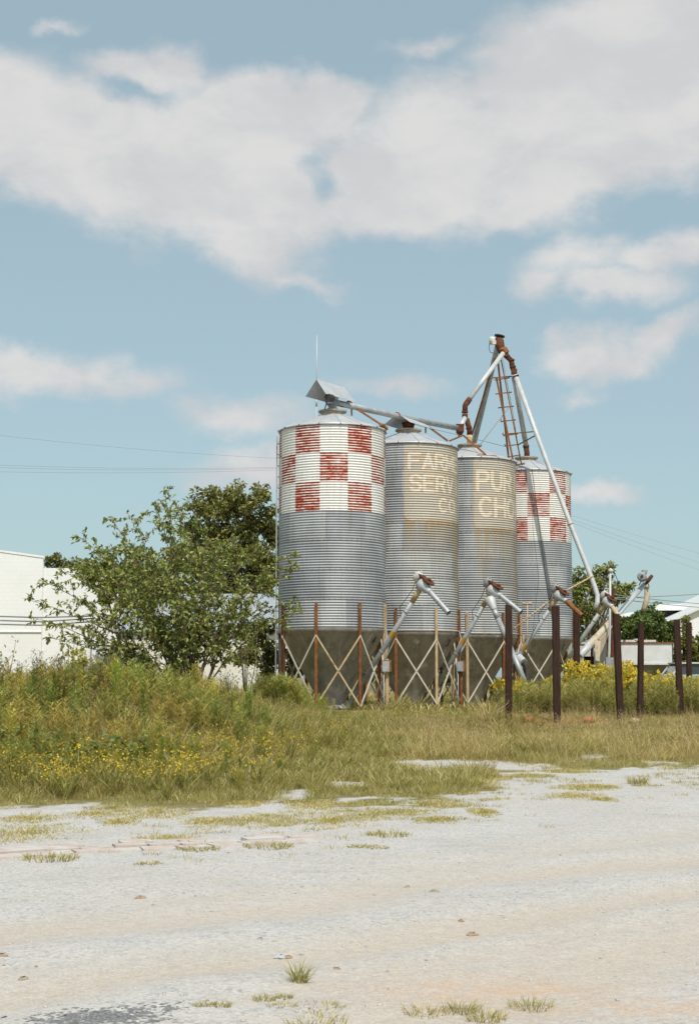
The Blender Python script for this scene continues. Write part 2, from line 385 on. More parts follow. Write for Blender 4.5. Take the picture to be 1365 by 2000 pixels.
for (wd, am, pl) in ((.42, .9, ((-250,1850),(100,1812),(300,1795),(600,1765),(800,1725),(1100,1698),(1500,1660))), (.30, 1., ((-250,1985),(0,1950),(250,1895),(560,1868),(900,1812),(1200,1760),(1500,1715))),
                     (.22, .8, ((500,1950),(650,1918),(800,1890),(1100,1830),(1500,1752))), (.65, 1., ((800,1975),(950,1940),(1150,1880),(1500,1790))), (.35, .6, ((300,1760),(700,1738),(1000,1668),(1500,1610))), (.3, .6, ((-250,1935),(0,1915),(200,1880),(500,1850)))):
    gp = [ground(*q) for q in pl]; D = np.full(GX.shape, 99.)
    for a_, b_ in zip(gp, gp[1:]): D = np.minimum(D, seg_dist(GX, GY, (a_.x, a_.y), (b_.x, b_.y)))
    tr = np.maximum(tr, am*np.exp(-((D + WOB*.5)/wd)**2))
tr = np.where(GY < 24, tr, 0)
def spot(px, py, rx, ry):
    g = ground(px, py); return np.exp(-((GX-g.x)/rx)**2 - ((GY-g.y)/ry)**2)
asph = np.maximum(1.35*spot(210, 1986, .27, .15), .55*spot(335, 1968, .25, .07)) + 1.0*spot(130, 2003, .22, .08)
red = np.maximum(.8*spot(900, 1925, .55, .35), .9*spot(1250, 1965, .7, .3)) + .7*spot(1020, 1925, .5, .2)
clay = np.maximum(spot(1080, 1420, 1.3, .9), 0)
def gm(nt, b):
    p = nt.pos()
    n1 = nt.noise(p, .8, 6, .6); n2 = nt.noise(p, 55, 3, .7); n3 = nt.noise(p, 7, 5, .65)
    st = nt.noise(nt.map(p, (2.6, .55, 1), rot=(0,0,.55), ty='TEXTURE'), 1.0, 6, .65)
    v1 = nt.voro(p, 48, 1); v2 = nt.voro(p, 110, 1)
    bw1 = nt.new('ShaderNodeRGBToBW'); nt.l.new(v1, bw1.inputs[0]); bw2 = nt.new('ShaderNodeRGBToBW'); nt.l.new(v2, bw2.inputs[0])
    c = nt.mix(nt.ramp(n1, .3, .7), (.56,.535,.515), (.515,.485,.45))
    c = nt.mix(nt.ramp(st, .46, .68, 0, .6), c, (.54,.475,.405))
    c = nt.mix(nt.math('MULTIPLY', nt.ramp(nt.noise(nt.map(p, (.8,1.6,1), (4,7,0)), .9, 6, .68), .54, .66), .55), c, (.42,.41,.405))
    c = nt.mix(nt.math('MULTIPLY', nt.attr('track'), nt.ramp(n3, .25, .6, .5, .95)), c, (.53,.455,.38))
    sp = nt.math('MULTIPLY', nt.math('SUBTRACT', 1., nt.math('MULTIPLY', nt.attr('track'), .7)), nt.ramp(n3, .3, .62))
    c = nt.mix(nt.math('MULTIPLY', sp, nt.ramp(bw1.outputs[0], .55, .72, 0, .75)), c, (.33,.335,.35))
    c = nt.mix(nt.math('MULTIPLY', sp, nt.ramp(bw2.outputs[0], .7, .84, 0, .4)), c, (.72,.70,.67))
    c = nt.mix(nt.ramp(bw1.outputs[0], .16, .05, 0, .5), c, (.40,.36,.32))
    c = nt.mix(nt.math('MULTIPLY', nt.attr('red'), nt.ramp(n3, .3, .6), clamp=True), c, (.56,.43,.33))
    ja = nt.math('ADD', nt.math('MULTIPLY', nt.math('SUBTRACT', nt.noise(p, 13, 5, .75), .5), 2.4), nt.math('MULTIPLY', nt.math('SUBTRACT', bw1.outputs[0], .5), 1.2))
    aa = nt.ramp(nt.math('ADD', nt.attr('asphalt'), nt.math('MULTIPLY', ja, nt.ramp(nt.attr('asphalt'), .02, .3))), .38, .6)
    c = nt.mix(nt.math('MULTIPLY', aa, .9), c, nt.mix(bw2.outputs[0], (.05,.05,.055), (.30,.30,.30)))
    soil = nt.mix(n3, (.17,.135,.065), (.30,.245,.125))
    soil = nt.mix(nt.ramp(n1, .42, .6), soil, (.20,.19,.075))
    vg = nt.ramp(nt.math('ADD', nt.attr('veg'), nt.math('MULTIPLY', nt.math('SUBTRACT', n3, .5), .9)), .3, .75)
    c = nt.mix(vg, c, soil)
    c = nt.mix(nt.ramp(nt.math('ADD', nt.attr('clay'), nt.math('MULTIPLY', nt.math('SUBTRACT', n3, .5), .5)), .4, .6), c, (.42,.17,.07))
    c = nt.mix(.75, c, nt.mix(n2, (.55,.55,.55), (1.5,1.5,1.5)), 'MULTIPLY')
    c = nt.mix(.5, c, nt.mix(nt.noise(p, 17, 4, .7), (.60,.60,.61), (1.37,1.37,1.35)), 'MULTIPLY')
    nt.put(b.inputs['Base Color'], c); b.inputs['Roughness'].default_value = .95; b.inputs['Specular IOR Level'].default_value = .15
    h = nt.math('ADD', nt.math('MULTIPLY', bw1.outputs[0], .5), nt.math('ADD', nt.math('MULTIPLY', n2, .7), nt.math('MULTIPLY', n3, 1.6)))
    nt.put(b.inputs['Normal'], nt.bump(h, .55, .02))
M_GROUND = material('gravel_ground', gm)
VEG = veg(GX, GY)
GZ = GZ - .035*np.clip(tr, 0, 1) + (fbm(GX*4, GY*4, 3)-.5)*.03
def gz(x, y):                           # height of the finished sheet, between its grid points
    x = np.asarray(x, float); y = np.asarray(y, float)
    i = np.clip(np.searchsorted(xs, x) - 1, 0, nx-2); j = np.clip(np.searchsorted(ys, y) - 1, 0, ny-2)
    u = (x - xs[i])/(xs[i+1] - xs[i]); v = (y - ys[j])/(ys[j+1] - ys[j])
    return (GZ[j, i]*(1-u) + GZ[j, i+1]*u)*(1-v) + (GZ[j+1, i]*(1-u) + GZ[j+1, i+1]*u)*v
g_o = np_mesh('ground', np.stack([GX, GY, GZ], -1).reshape(-1, 3), Q, M_GROUND, attrs=dict(track=tr, veg=VEG, asphalt=asph, red=red, clay=clay), smooth=True)
tag(g_o, kind='structure')

# loose stones
n = 26000
sx = rng.uniform(-9, 9, n); sy = 6.2 + 17*rng.random(n)**1.5; ok = (np.abs(sx) < sy*.27+.5) & (veg(sx, sy) < .5) & (fbm(sx*.8, sy*.8+5, 3) > .60 - .22*rng.random(n)); sx = sx[ok]; sy = sy[ok]; n = len(sx)
octv = np.array([[1,0,0],[.3,.9,.1],[-.8,.5,0],[-.7,-.6,.1],[.4,-.9,0],[0,0,.75],[0,0,-.6]], float)
octf = np.array([[0,1,5],[1,2,5],[2,3,5],[3,4,5],[4,0,5],[1,0,6],[2,1,6],[3,2,6],[4,3,6],[0,4,6]])
r = .0035 + .011*rng.random(n)**5; a = rng.uniform(0, 2*PI, n)
V = octv[None]*(r[:,None,None]*rng.uniform(.7, 1.3, (n,7,1)))
V = np.stack([V[...,0]*np.cos(a)[:,None]-V[...,1]*np.sin(a)[:,None], V[...,0]*np.sin(a)[:,None]+V[...,1]*np.cos(a)[:,None], V[...,2]], -1)
V += np.stack([sx, sy, gz(sx, sy)+.35*r-.004], -1)[:,None]
pal = np.array([[.50,.48,.46],[.43,.42,.41],[.57,.54,.50],[.35,.34,.34],[.48,.39,.30],[.42,.26,.17]]); c = pal[rng.choice(6, n, p=[.3,.25,.22,.1,.1,.03])]
ga = ground(200, 1985); dk = np.exp(-((sx-ga.x)/.55)**2 - ((sy-ga.y)/.22)**2) > rng.random(n)*.9 + .12; c = np.where(dk[:, None], np.array([.06,.06,.065])*(1+rng.random((n,1))), c)
st = np_mesh('gravel_stones', V.reshape(-1,3), (octf[None]+7*np.arange(n)[:,None,None]).reshape(-1,3), M_STONE, np.repeat(c, 7, 0))
tag(st, 'loose grey and tan stones scattered over the pale gravel lot', 'gravel', kind='stuff')


# ------------------------------------------------------------------ silos
R_S = 1.4; ZB = at(649, 1228, 37.56).z; ZT = at(649, 826, 37.56).z; H_S = ZT - ZB; NR = 7; RING = H_S/NR; NC = 11
SILO_PX = [(649, 38.96), (799, 42.0), (919.5, 44.8), (1031.5, 47.4)]
SILOS = []
for px, Y in SILO_PX:
    p = at(px, 1200, Y); SILOS.append((p.x, Y))
def spt(k, th, r, z):                   # a point on silo k: th in degrees from the side facing the camera, to the right
    cx, cy = SILOS[k]; t = math.radians(th) - math.atan2(cx, cy)
    return Vector((cx + r*math.sin(t), cy - r*math.cos(t), z))
def arc(cx, cy, rx, ry, a0, a1, n=12): return [(cx + rx*math.cos(math.radians(a0+(a1-a0)*i/n)), cy + ry*math.sin(math.radians(a0+(a1-a0)*i/n))) for i in range(n+1)]
GLY = {'F': [[(0,0),(0,1)],[(0,1),(1,1)],[(0,.52),(.8,.52)]], 'A': [[(0,0),(.5,1),(1,0)],[(.2,.33),(.8,.33)]],
 'R': [[(0,0),(0,1),(.6,1)]+arc(.6,.76,.38,.24,90,-90)+[(0,.52)],[(.5,.52),(1,0)]], 'M': [[(0,0),(0,1),(.5,.25),(1,1),(1,0)]],
 'E': [[(1,0),(0,0),(0,1),(1,1)],[(0,.52),(.8,.52)]], 'S': [arc(.5,.75,.48,.25,20,270)+arc(.5,.25,.48,.25,90,-160)],
 'V': [[(0,1),(.5,0),(1,1)]], 'I': [[(.5,0),(.5,1)]], 'C': [arc(.5,.5,.5,.5,45,315,20)], 'O': [arc(.5,.5,.5,.5,0,360,24)], '.': [[(.0,.0),(.0,.03)]],
 'P': [[(0,0),(0,1),(.6,1)]+arc(.6,.74,.4,.26,90,-90)+[(0,.48)]], 'U': [[(0,1),(0,.4)]+arc(.5,.4,.5,.4,180,360)+[(1,1)]], 'N': [[(0,0),(0,1),(1,0),(1,1)]],
 'H': [[(0,0),(0,1)],[(1,0),(1,1)],[(0,.52),(1,.52)]], 'W': [[(0,1),(.25,0),(.5,.8),(.75,0),(1,1)]],
 '4': [[(.7,0),(.7,1),(0,.35),(1,.35)]], '3': [arc(.5,.75,.45,.25,150,-90)+arc(.5,.25,.5,.25,90,-150)], '2': [arc(.5,.72,.45,.28,160,-30)+[(0,0),(1,0)]], '1': [[(.2,.8),(.5,1),(.5,0)]]}
def text_dist(S, Z, text, s0, z0, adv, wd, ht):     # distance to the strokes of a line of lettering
    D = np.full(S.shape, 9.)
    for i, ch in enumerate(text):
        if ch == ' ': continue
        for st in GLY[ch]:
            pts = [(s0 + i*adv + (wd*x), z0 + ht*y) for x, y in st]
            for p, q in zip(pts, pts[1:]): D = np.minimum(D, seg_dist(S, Z, p, q))
    return D
th = np.concatenate([np.arange(-100, 125.01, 1.), np.arange(129, 257, 4.)])
nth = len(th); rows = NR*NC*6
zz = np.linspace(0, 1, rows+1)
def shell_mesh(k, parent):
    TH, Zn = np.meshgrid(th, zz)
    Zm = Zn*H_S; ph = Zn*NR*NC*2*PI
    crest = np.cos(ph)
    rr = R_S + .013*crest
    cx, cy = SILOS[k]; t = np.radians(TH) - math.atan2(cx, cy)
    dent = (fbm(TH*.03+k*9, Zm*.9, 3)-.5)*.018
    V = np.stack([cx + (rr+dent)*np.sin(t), cy - (rr+dent)*np.cos(t), ZB + Zm], -1).reshape(-1, 3)
    i = np.arange((rows+1)*nth).reshape(rows+1, nth); j = np.roll(i, -1, 1)
    Qd = np.stack([i[:-1], j[:-1], j[1:], i[1:]], -1).reshape(-1, 4)
    A = dict(crest=crest)
    fr = (Zn*NR) % 1.0
    seam = np.maximum(np.exp(-(np.minimum(fr, 1-fr)*RING/.012)**2)*.8, 0)
    vs_ = ((TH + 13 + 17*k + 22.5*(np.floor(Zn*NR) % 2)) % 45)
    seam = np.maximum(seam, .55*np.exp(-((np.minimum(vs_, 45-vs_))/.5)**2)*((np.sin(Zm*90) > -.2)))
    bolt = ((TH + 4*k) % 6.)
    seam = np.maximum(seam*.7, np.exp(-(np.minimum(fr, 1-fr)*RING/.02)**2)*np.exp(-((bolt-3)/.8)**2))
    A['seam'] = seam
    tg = np.random.default_rng(40+k).random((NR+1, 12)); A['tone'] = tg[np.minimum(np.floor(Zn*NR).astype(int), NR), (np.floor((TH + 120 + 22.5*(np.floor(Zn*NR) % 2))/45).astype(int)) % 12]
    z3 = np.zeros_like(Zn); S = np.radians(TH)*R_S
    if k in (0, 3):
        off = -13.6 if k == 0 else 1.0
        ring = np.floor(Zn*NR - 1e-6); top = ring >= NR-3
        sq = np.floor((TH - off)/30. + 1e-6)
        rd = top & (((sq + ring) % 2) == 1)
        A['white'] = top*1.; A['red'] = rd*1.
    else:
        if k == 1: lo, hi, zb_, zt_ = -5.5, 121, H_S - 2.20, H_S+.2
        else: lo, hi, zb_, zt_ = 4., 118, H_S - 2.14, H_S - .02
        rad = .14; c0 = (lo+hi)/2; hw = math.radians((hi-lo)/2)*R_S; hh = (zt_-zb_)/2
        qx = np.abs(S - math.radians(c0)*R_S) - hw + rad; qz = np.abs(Zm - (zb_+zt_)/2) - hh + rad
        sd = np.hypot(np.maximum(qx, 0), np.maximum(qz, 0)) + np.minimum(np.maximum(qx, qz), 0) - rad
        A['panel'] = sst(.012, -.012, sd); bottom = sst(.35, 0., np.abs(Zm - zb_))
        A['rim'] = np.exp(-(sd/.028)**2)*(.35 + .45*bottom)
        below = zb_ - Zm; inx = sst(0, .05, S - math.radians(lo)*R_S)*sst(0, .05, math.radians(hi)*R_S - S)
        A['drip'] = inx*(below > 0)*np.exp(-np.maximum(below, 0)/(.75 if k == 1 else 1.1))*(.95 if k == 1 else .8)
        A['drip'] = np.maximum(A['drip'], 1.0*np.exp(-((TH-74)/16)**2)*sst(0, .4, below)*np.exp(-np.maximum(below,0)/3.0))
        dg = math.radians(1)*R_S
        if k == 1:
            L = [('FARMERS', .8*dg, H_S-.74, 16.2*dg, 12.2*dg, .40, .046), ('SERVICE', 2.2*dg, H_S-1.37, 16*dg, 11.8*dg, .42, .046), ('CO.', 38*dg, H_S-1.93, 16*dg, 12*dg, .36, .042)]
        else:
            L = [('PURINA', 9.5*dg, H_S-.98, 19.2*dg, 13.5*dg, .53, .056), ('CHOWS', 12.5*dg, H_S-1.76, 20.5*dg, 15*dg, .53, .056)]
        D = np.full(S.shape, 9.); HW = .05
        for (tx, s0, z0, adv, wd, ht, hw_) in L: D = np.minimum(D, text_dist(S, Zm, tx, s0, z0, adv, wd, ht) - hw_)
        A['letter'] = sst(.012, -.012, D); A['fringe'] = np.exp(-((D-.012)/.025)**2)
    if k == 3: A['drip'] = .8*np.exp(-((TH+62)/9)**2)*sst(.1, .6, H_S-2.2-Zm)
    if k == 0: A['drip'] = .5*np.exp(-((TH-85)/4)**2)
    return np_mesh('shell', V, Qd, M_SILO, attrs=A, parent=parent, smooth=True)
ZH = .62
LEG0 = [-16.2, -14.5, -4.5, -9.5]
SL = ['nearest silo with red and white chequered band, ladder on its left side', 'second silo from the left with faded tan panel reading FARM SERVI CO.',
      'third silo from the left with faded tan panel reading PUR CHO', 'farthest silo with red and white chequered band, behind the long white spout']
SILO_ROOTS = []
for k in range(4):
    cx, cy = SILOS[k]; g0 = gzf(cx, cy)
    root = thing('grain_silo', (cx, cy, g0), SL[k], 'silo', 'row of corrugated hopper bottom silos'); SILO_ROOTS.append(root)
    shell_mesh(k, root)
    # roof: 12 sheets with raised seams, drip edge, collar and lid
    m = MB(); n = 48
    prof = [(R_S+.035, ZT-.035), (R_S+.045, ZT-.03), (R_S+.045, ZT), (R_S+.02, ZT+.012), (.86, ZT+.225), (.33, ZT+.44)]
    m.lathe(prof, (cx, cy, 0), n, 0, True)
    for j in range(16):
        a = 2*PI*(j+.4)/16
        p = [Vector((cx + r*math.cos(a), cy + r*math.sin(a), z+.008)) for r, z in prof[3:]]
        for q0, q1 in zip(p, p[1:]): m.bar(q0, q1, .012, .022, (0,0,1))
        m.tube([(cx+(R_S+.04)*math.cos(a), cy+(R_S+.04)*math.sin(a), ZT-.01), (cx+(R_S+.075)*math.cos(a), cy+(R_S+.075)*math.sin(a), ZT-.012)], .014, 6, mi=1)
    for j in range(1, 48):
        pass
    roof = m.build('roof', [M_ROOF, M_RUSTD], root)
    MB().lathe([(.315, ZT+.425), (.315, ZT+.515), (.38, ZT+.525), (.38, ZT+.565), (.30, ZT+.575), (.05, ZT+.60), (.0, ZT+.60)], (cx, cy, 0), 32, 0, False).build('collar', M_COLLAR, roof)
    # hopper cone with weld seams and its stencilled number
    m = MB(); m.lathe([(R_S+.012, ZB+.03), (R_S+.012, ZB-.06), (R_S-.02, ZB-.075), (.20, ZH+.12), (.17, ZH)], (cx, cy, 0), 64, 0, True)
    def cone_r(z): return .20 + (R_S-.22)*(z-ZH-.12)/(ZB-.075-ZH-.12)
    for j in range(8):
        a = 10 + 45*j
        P_ = [spt(k, a, cone_r(z)+.004, z) for z in np.linspace(ZH+.15, ZB-.09, 7)]
        for q0, q1 in zip(P_, P_[1:]): m.bar(q0, q1, .03, .008, q0 - Vector((cx, cy, q0.z)))
    dig = '4321'[k]; th0 = 58
    for st in GLY[dig]:
        pts = [(-.06 + .12*x, .17*y) for x, y in st]
        for (x0, y0), (x1, y1) in zip(pts, pts[1:]):
            z0, z1 = ZB-.36+y0, ZB-.36+y1
            a = spt(k, th0 + math.degrees(x0/1.15), cone_r(z0)+.006, z0); b = spt(k, th0 + math.degrees(x1/1.15), cone_r(z1)+.006, z1)
            nrm = (a - Vector((cx, cy, a.z))); d = (b-a).normalized()*.012; m.bar(a-d, b+d, .03, .006, nrm, mi=1)
    m.tube([(cx, cy, ZH+.05), (cx, cy, g0-.05)], [.2, .26], 16, mi=0)
    m.build('hopper', [M_HOP, M_DARK], root)
    # legs, cross braces, sill bars
    la = [LEG0[k] + 45*j for j in range(8)]; zl = at(649, 1176, 37.5).z
    for j, a in enumerate(la):
        p = spt(k, a, R_S+.06, 0); gzl = gzf(p.x, p.y) - .08
        matl = M_TAN if ((k, j) in ((0,2),(1,1),(2,0),(3,0),(1,3)) ) else M_RUSTL if j % 3 else M_RUSTO
        if (k, j) == (0, 7): matl = M_RUSTD
        m = MB(); rad = (p - Vector((cx, cy, 0))); rad.z = 0
        m.bar((p.x, p.y, gzl), (p.x, p.y, zl), .075 if (k, j) != (0, 7) else .13, .02, rad); tq = rad.normalized()
        m.bar((p.x-tq.x*.045, p.y-tq.y*.045, gzl), (p.x-tq.x*.045, p.y-tq.y*.045, zl-.01), .02, .068, rad)
        for q in range(9): m.tube([Vector((p.x, p.y, ZB+.08+q*.07))+tq*.008, Vector((p.x, p.y, ZB+.08+q*.07))+tq*.02], .012, 6, mi=0)
        m.build('leg', matl, root)
    zt_, zb_ = ZB-.16, g0 + .17
    for j, a in enumerate(la):
        b = la[(j+1) % 8] if j < 7 else la[0]+360
        for (a0, b0, off) in ((a, b, .085), (b, a, .10)):
            p, q = spt(k, a0, R_S+off, zt_), spt(k, b0, R_S+off, zb_)
            nrm = (p+q)/2 - Vector((cx, cy, (p.z+q.z)/2))
            MB().bar(p, q, .042, .006, nrm).bar(p - nrm.normalized()*.018 + (q-p).normalized()*.02, q - nrm.normalized()*.018, .006, .034, nrm).build('cross_brace', M_BRACE if (j+k) % 4 else M_TAN, root)
        if j in (0, 2, 5, 7):
            p, q = spt(k, a, R_S+.03, g0+.1), spt(k, b, R_S+.03, g0+.1)
            MB().bar(p, q, .06, .05).build('sill_bar', M_TAN if j else M_DARK, root)
    if k in (1, 2):                     # rusty drip band under the sheet
        m = MB(); P_ = [spt(k, a, R_S+.028, ZB+.055) for a in range(-95, 96, 5)]
        for q0, q1 in zip(P_, P_[1:]): m.bar(q0, q1, .03, .012)
        m.build('band', M_TAN, root)
# ladder on the left of the first silo
m = MB(); lz0, lz1 = gzf(*SILOS[0])+.35, at(541, 852, 39).z
for a in (-93, -107):
    p = spt(0, a, R_S+.085, 0); m.bar((p.x, p.y, lz0), (p.x, p.y, lz1), .03, .035)
    z = lz0+.4
    while z < lz1: q = spt(0, a, R_S+.01, z); m.bar((p.x, p.y, z), q, .025, .012); z += .75
z = lz0+.2
while z < lz1: m.tube([spt(0, -93, R_S+.085, z), spt(0, -107, R_S+.085, z)], .011, 6); z += .3
m.build('ladder', M_PIPE, SILO_ROOTS[0])
# angled junk steel below the first hopper
m = MB(); p = at(640, 1388, 38.1); b = gzf(*SILOS[0])
m.slab([at(612, 1378, 38.4), at(664, 1378, 38.2), at(684, 1398, 37.9), at(636, 1400, 37.8)], .012)
m.slab([at(664, 1378, 38.2), at(668, 1374, 38.9), at(690, 1394, 38.6), at(684, 1398, 37.9)], .012)
tag(m.build('discharge_boot', M_PIPE, SILO_ROOTS[0]))

# ------------------------------------------------------------------ unloading augers
def auger(k, bottom, head, Yh, spout_end, Ye, mats, label, motor_m, decal=.62, second=None):
    hp = at(*head, Yh); cx, cy = SILOS[k]
    base = Vector((cx, cy, gzf(cx, cy)))
    bp = at(*bottom) if len(bottom) == 3 else bottom
    root = thing('unloading_auger', bp, label, 'auger', 'inclined augers standing along the silos')
    ax = (hp - bp).normalized()
    MB().tube([bp, hp], .066, 16).tube([bp+(hp-bp)*.48, bp+(hp-bp)*.48+ax*.03], .073, 16).tube([bp+(hp-bp)*.80, bp+(hp-bp)*.80+ax*.03], .073, 16).build('tube', mats[0], root)
    if decal:
        q0 = bp+(hp-bp)*decal; u_ = ax.cross(Vector((0,-1,0))).normalized(); w_ = u_.cross(ax).normalized(); w_ = w_ if w_.y < 0 else -w_
        m = MB(); cs = [(u_*math.sin(t_) + w_*math.cos(t_))*.069 for t_ in (-.9,-.6,-.3,0,.3,.6,.9)]
        m.add([q0+c for c in cs] + [q0+ax*.2+c for c in cs], [[i,i+1,i+8,i+7] for i in range(6)], 0, True); m.build('decal', M_YEL, root)
    MB().tube([bp+(hp-bp)*.88, hp-ax*.03], .0685, 16).build('worn_collar', M_TAN, root)
    se = at(*spout_end, Ye); sd = (se - hp).normalized()
    c0 = hp + ax*.06; c1 = c0 + sd*.26
    MB().tube([c0 - sd*.10, c0 + sd*.02, c1, c1+sd*.05], [.13, .17, .082, .08], 16).tube([hp-ax*.03, hp+ax*.17], .075, 16).build('transition', M_PIPEW, root)
    MB().tube([c1, se], .07, 16, caps=False).tube([se-sd*.03, se], .076, 16, caps=False).tube([se-sd*.25, se-sd*.245], .066, 16, mi=1).build('spout', [mats[1], M_DARK], root)
    # belt guard, motor, brackets
    top = hp + ax*.22; side = ax.cross(sd); side.normalize(); lat = side.cross(ax).normalized()
    if lat.dot(sd) < 0: lat = -lat
    R_ = Matrix((lat, side, ax)).transposed()
    pc = top + lat*.09
    MB().tube([pc - ax*.0, pc+ax*.035], [.17, .165], 20).tube([pc+ax*.035, pc+ax*.09], .045, 10).box(pc - lat*.20 + ax*.017, (.22, .17, .035), R_).build('belt_guard', M_RUSTD, root)
    mc = top - lat*.24 - ax*.02
    MB().tube([mc - ax*.19, mc - ax*.17, mc + ax*.05, mc+ax*.07], [.06, .09, .09, .07], 14).box(mc - lat*.085 - ax*.06, (.07, .09, .12), R_).tube([mc+ax*.07, mc+ax*.12], .02, 8).build('motor', motor_m, root)
    m = MB()
    for q in (-.05, .05):
        m.bar(hp - ax*.12 + side*q + lat*-.06, mc - ax*.10 + side*q, .022, .012, side); m.bar(hp - ax*.02 + side*q - lat*.06, top - lat*.10 + side*q, .022, .012, side)
        m.bar(mc - ax*.14 + side*q + lat*.085, mc + ax*.06 + side*q + lat*.085, .03, .012, side)
    m.build('bracket', M_RUSTO, root)
    q = bp + (hp-bp)*.74
    MB().tube([mc - ax*.18, mc - ax*.34 - Vector((0,0,.1)), q + Vector((-.03,-.02,.32)), q + Vector((-.01,-.07,.05))], .008, 6).build('power_cable', M_CABLE, root)
    return root, hp, ax, sd
zdir = Vector((0,0,1))
auger(0, (674, 1388, 38.75), (823, 1146), 37.3, (876, 1197), 36.8, (M_PIPE, M_PIPE), 'auger crossing in front of the first silo, open spout aimed at the second silo', M_WHITE, .60)
r2, hp2, ax2, sd2 = auger(1, (827, 1386, 41.8), (959, 1156), 40.4, (1017, 1196), 39.9, (M_PIPE, M_PIPE), 'auger with two outlet spouts in front of the third silo, beside a dark post', M_GREY, .57)
a2 = at(955, 1168, 40.3); e2 = at(1030, 1345, 39.6); m = MB(); d2 = (e2-a2).normalized()
m.tube([a2-d2*.02, a2+d2*.05, a2+d2*.33, a2+d2*.37], [.11, .15, .085, .083], 16); m.build('transition', M_PIPEW, r2)
MB().tube([a2+d2*.33, a2+d2*.62], .079, 16).tube([a2+d2*.62, a2+d2*1.4], .074, 16, mi=1).tube([a2+d2*1.4, a2+d2*1.5], .079, 16, mi=2).tube([a2+d2*1.5, e2], .074, 16).build('down_spout', [M_PIPE, M_GREY, M_TAN], r2)
auger(2, (952, 1373, 44.5), (1089, 1166), 43.0, (1136, 1203), 42.5, (M_PIPE, M_RUSTO), 'auger with a rusty brown spout in front of the farthest silo', M_GREY, .51)
auger(3, (1068, 1347, 47.0), (1183, 1178), 45.7, (1209, 1206), 45.2, (M_PIPE, M_TAN), 'auger with a white motor and short rust-streaked spout right of the silos', M_WHITE, .46)
# low side outlet between third and fourth silos
m = MB(); a = at(1007, 1281, 43.6); b = at(1021, 1293, 43.3); d = (b-a).normalized()
ro = thing('side_outlet', at(1016, 1345, 43.2), 'low white cone outlet with black hose between the third and farthest silos', 'outlet')
MB().tube([a, a+d*.06, b, b+d*.03], [.09, .15, .12, .125], 16).build('cone', M_PIPEW, ro)
MB().tube([b, b+Vector((.08,-.03,-.12)), at(1030, 1325, 43.2), at(1040, 1352, 43.1)], .085, 14).build('hose', M_DARK, ro)
MB().tube([a, a+Vector((-.05,.05,-.35)), at(1003, 1345, 43.6)], .035, 10).build('support', M_RUSTL, ro)
# the leaning auger farther back on the right
ra = thing('portable_auger', at(1142, 1330, 49), 'pale portable auger rising to a round motor on the far right', 'auger')
h5 = at(1258, 1141, 52); b5 = at(1138, 1276, 48.5); ax5 = (h5-b5).normalized()
MB().tube([b5, h5], .085, 14).build('tube', M_PIPEW, ra)
t5 = at(1198, 1208, 49.4); MB().tube([at(1130, 1283, 47.6), t5], .115, 16).build('housing', M_CREAM, ra)
t6 = at(1165, 1246, 48.6); MB().tube([at(1130, 1283, 47.58), at(1163, 1246, 48.5)], .122, 16).build('sleeve', M_PIPEW, ra)
m = MB(); m.slab([at(1170, 1248, 48.4), at(1194, 1222, 48.9), at(1187, 1238, 48.9), at(1163, 1296, 48.3)], .03); m.slab([at(1160, 1250, 48.2), at(1172, 1252, 48.2), at(1170, 1292, 48.1), at(1162, 1290, 48.1)], .03)
m.build('chute_board', M_CREAM, ra)
MB().tube([at(1262, 1146, 52), at(1263, 1160, 52), at(1262, 1172, 51.95), at(1256, 1191, 51.8)], [.085, .10, .10, .09], 14).build('spout', M_CREAM, ra)
mc = at(1253, 1127, 51.6); m = MB(); m.tube([mc+Vector((-.06,-.26,0)), mc+Vector((-.05,-.22,0)), mc+Vector((.05,.2,.0)), mc+Vector((.06,.24,0))], [.10, .165, .165, .11], 18).tube([mc+Vector((-.065,-.29,0)), mc+Vector((-.06,-.25,0))], .05, 10, mi=1).box(mc+Vector((.09,0,.19)), (.16,.22,.1)); m.build('motor', [M_GREY, M_DARK], ra)
MB().tube([at(1265, 1130, 51.9), at(1269, 1133, 51.9)], .19, 18).build('belt_guard', M_RUSTD, ra)
MB().bar(at(1247, 1143, 51.7), at(1262, 1118, 51.7), .05, .03).bar(at(1258, 1122, 51.8), at(1267, 1146, 51.8), .04, .03).build('bracket', M_RUSTO, ra)
for x0 in (1150, 1181): MB().bar(at(x0+6, 1240, 49.2), (at(x0, 1300, 49.2).x, 49.2, gzf(at(x0, 1300, 49.2).x, 49.2)-.05), .06, .06).build('leg', M_RUSTD, ra)

# ------------------------------------------------------------------ auger along the roofs
rc = thing('roof_auger', at(800, 835, 42), 'level grey auger with tent hoods across the roofs of the first two silos', 'auger')
pA, pB, pC = at(640, 783, 38.75), at(790, 816, 41.8), at(892, 836, 44.15)
MB().tube([pA, pB, pC], .085, 16).build('tube', M_PIPE, rc)
def collar(p, d, r, mat, par, w=.05):
    d = d.normalized(); MB().tube([p-d*w/2, p+d*w/2], r, 16).build('flange', mat, par)
collar(at(681, 790, 39.6), pB-pA, .105, M_RUSTD, rc); collar(at(775, 812, 41.5), pB-pA, .105, M_RUSTO, rc)
def hood(r0, r1, half, drop, mat):      # an open tent of two sheets along the ridge r0-r1
    d = (r1-r0).normalized(); s = d.cross(zdir).normalized(); m = MB()
    for sg in (1, -1):
        q = [r0, r1, r1 + s*half*sg - zdir*drop + d*.06, r0 + s*half*sg - zdir*drop - d*.04]
        m.slab(q if sg > 0 else q[::-1], .006)
    m.build('hood', mat, rc)
hood(at(618, 741, 38.42), at(672, 757, 39.45), .33, .43, M_ROOF)
hood(at(776, 807, 41.55), at(817, 820, 42.65), .42, .30, M_ROOF)
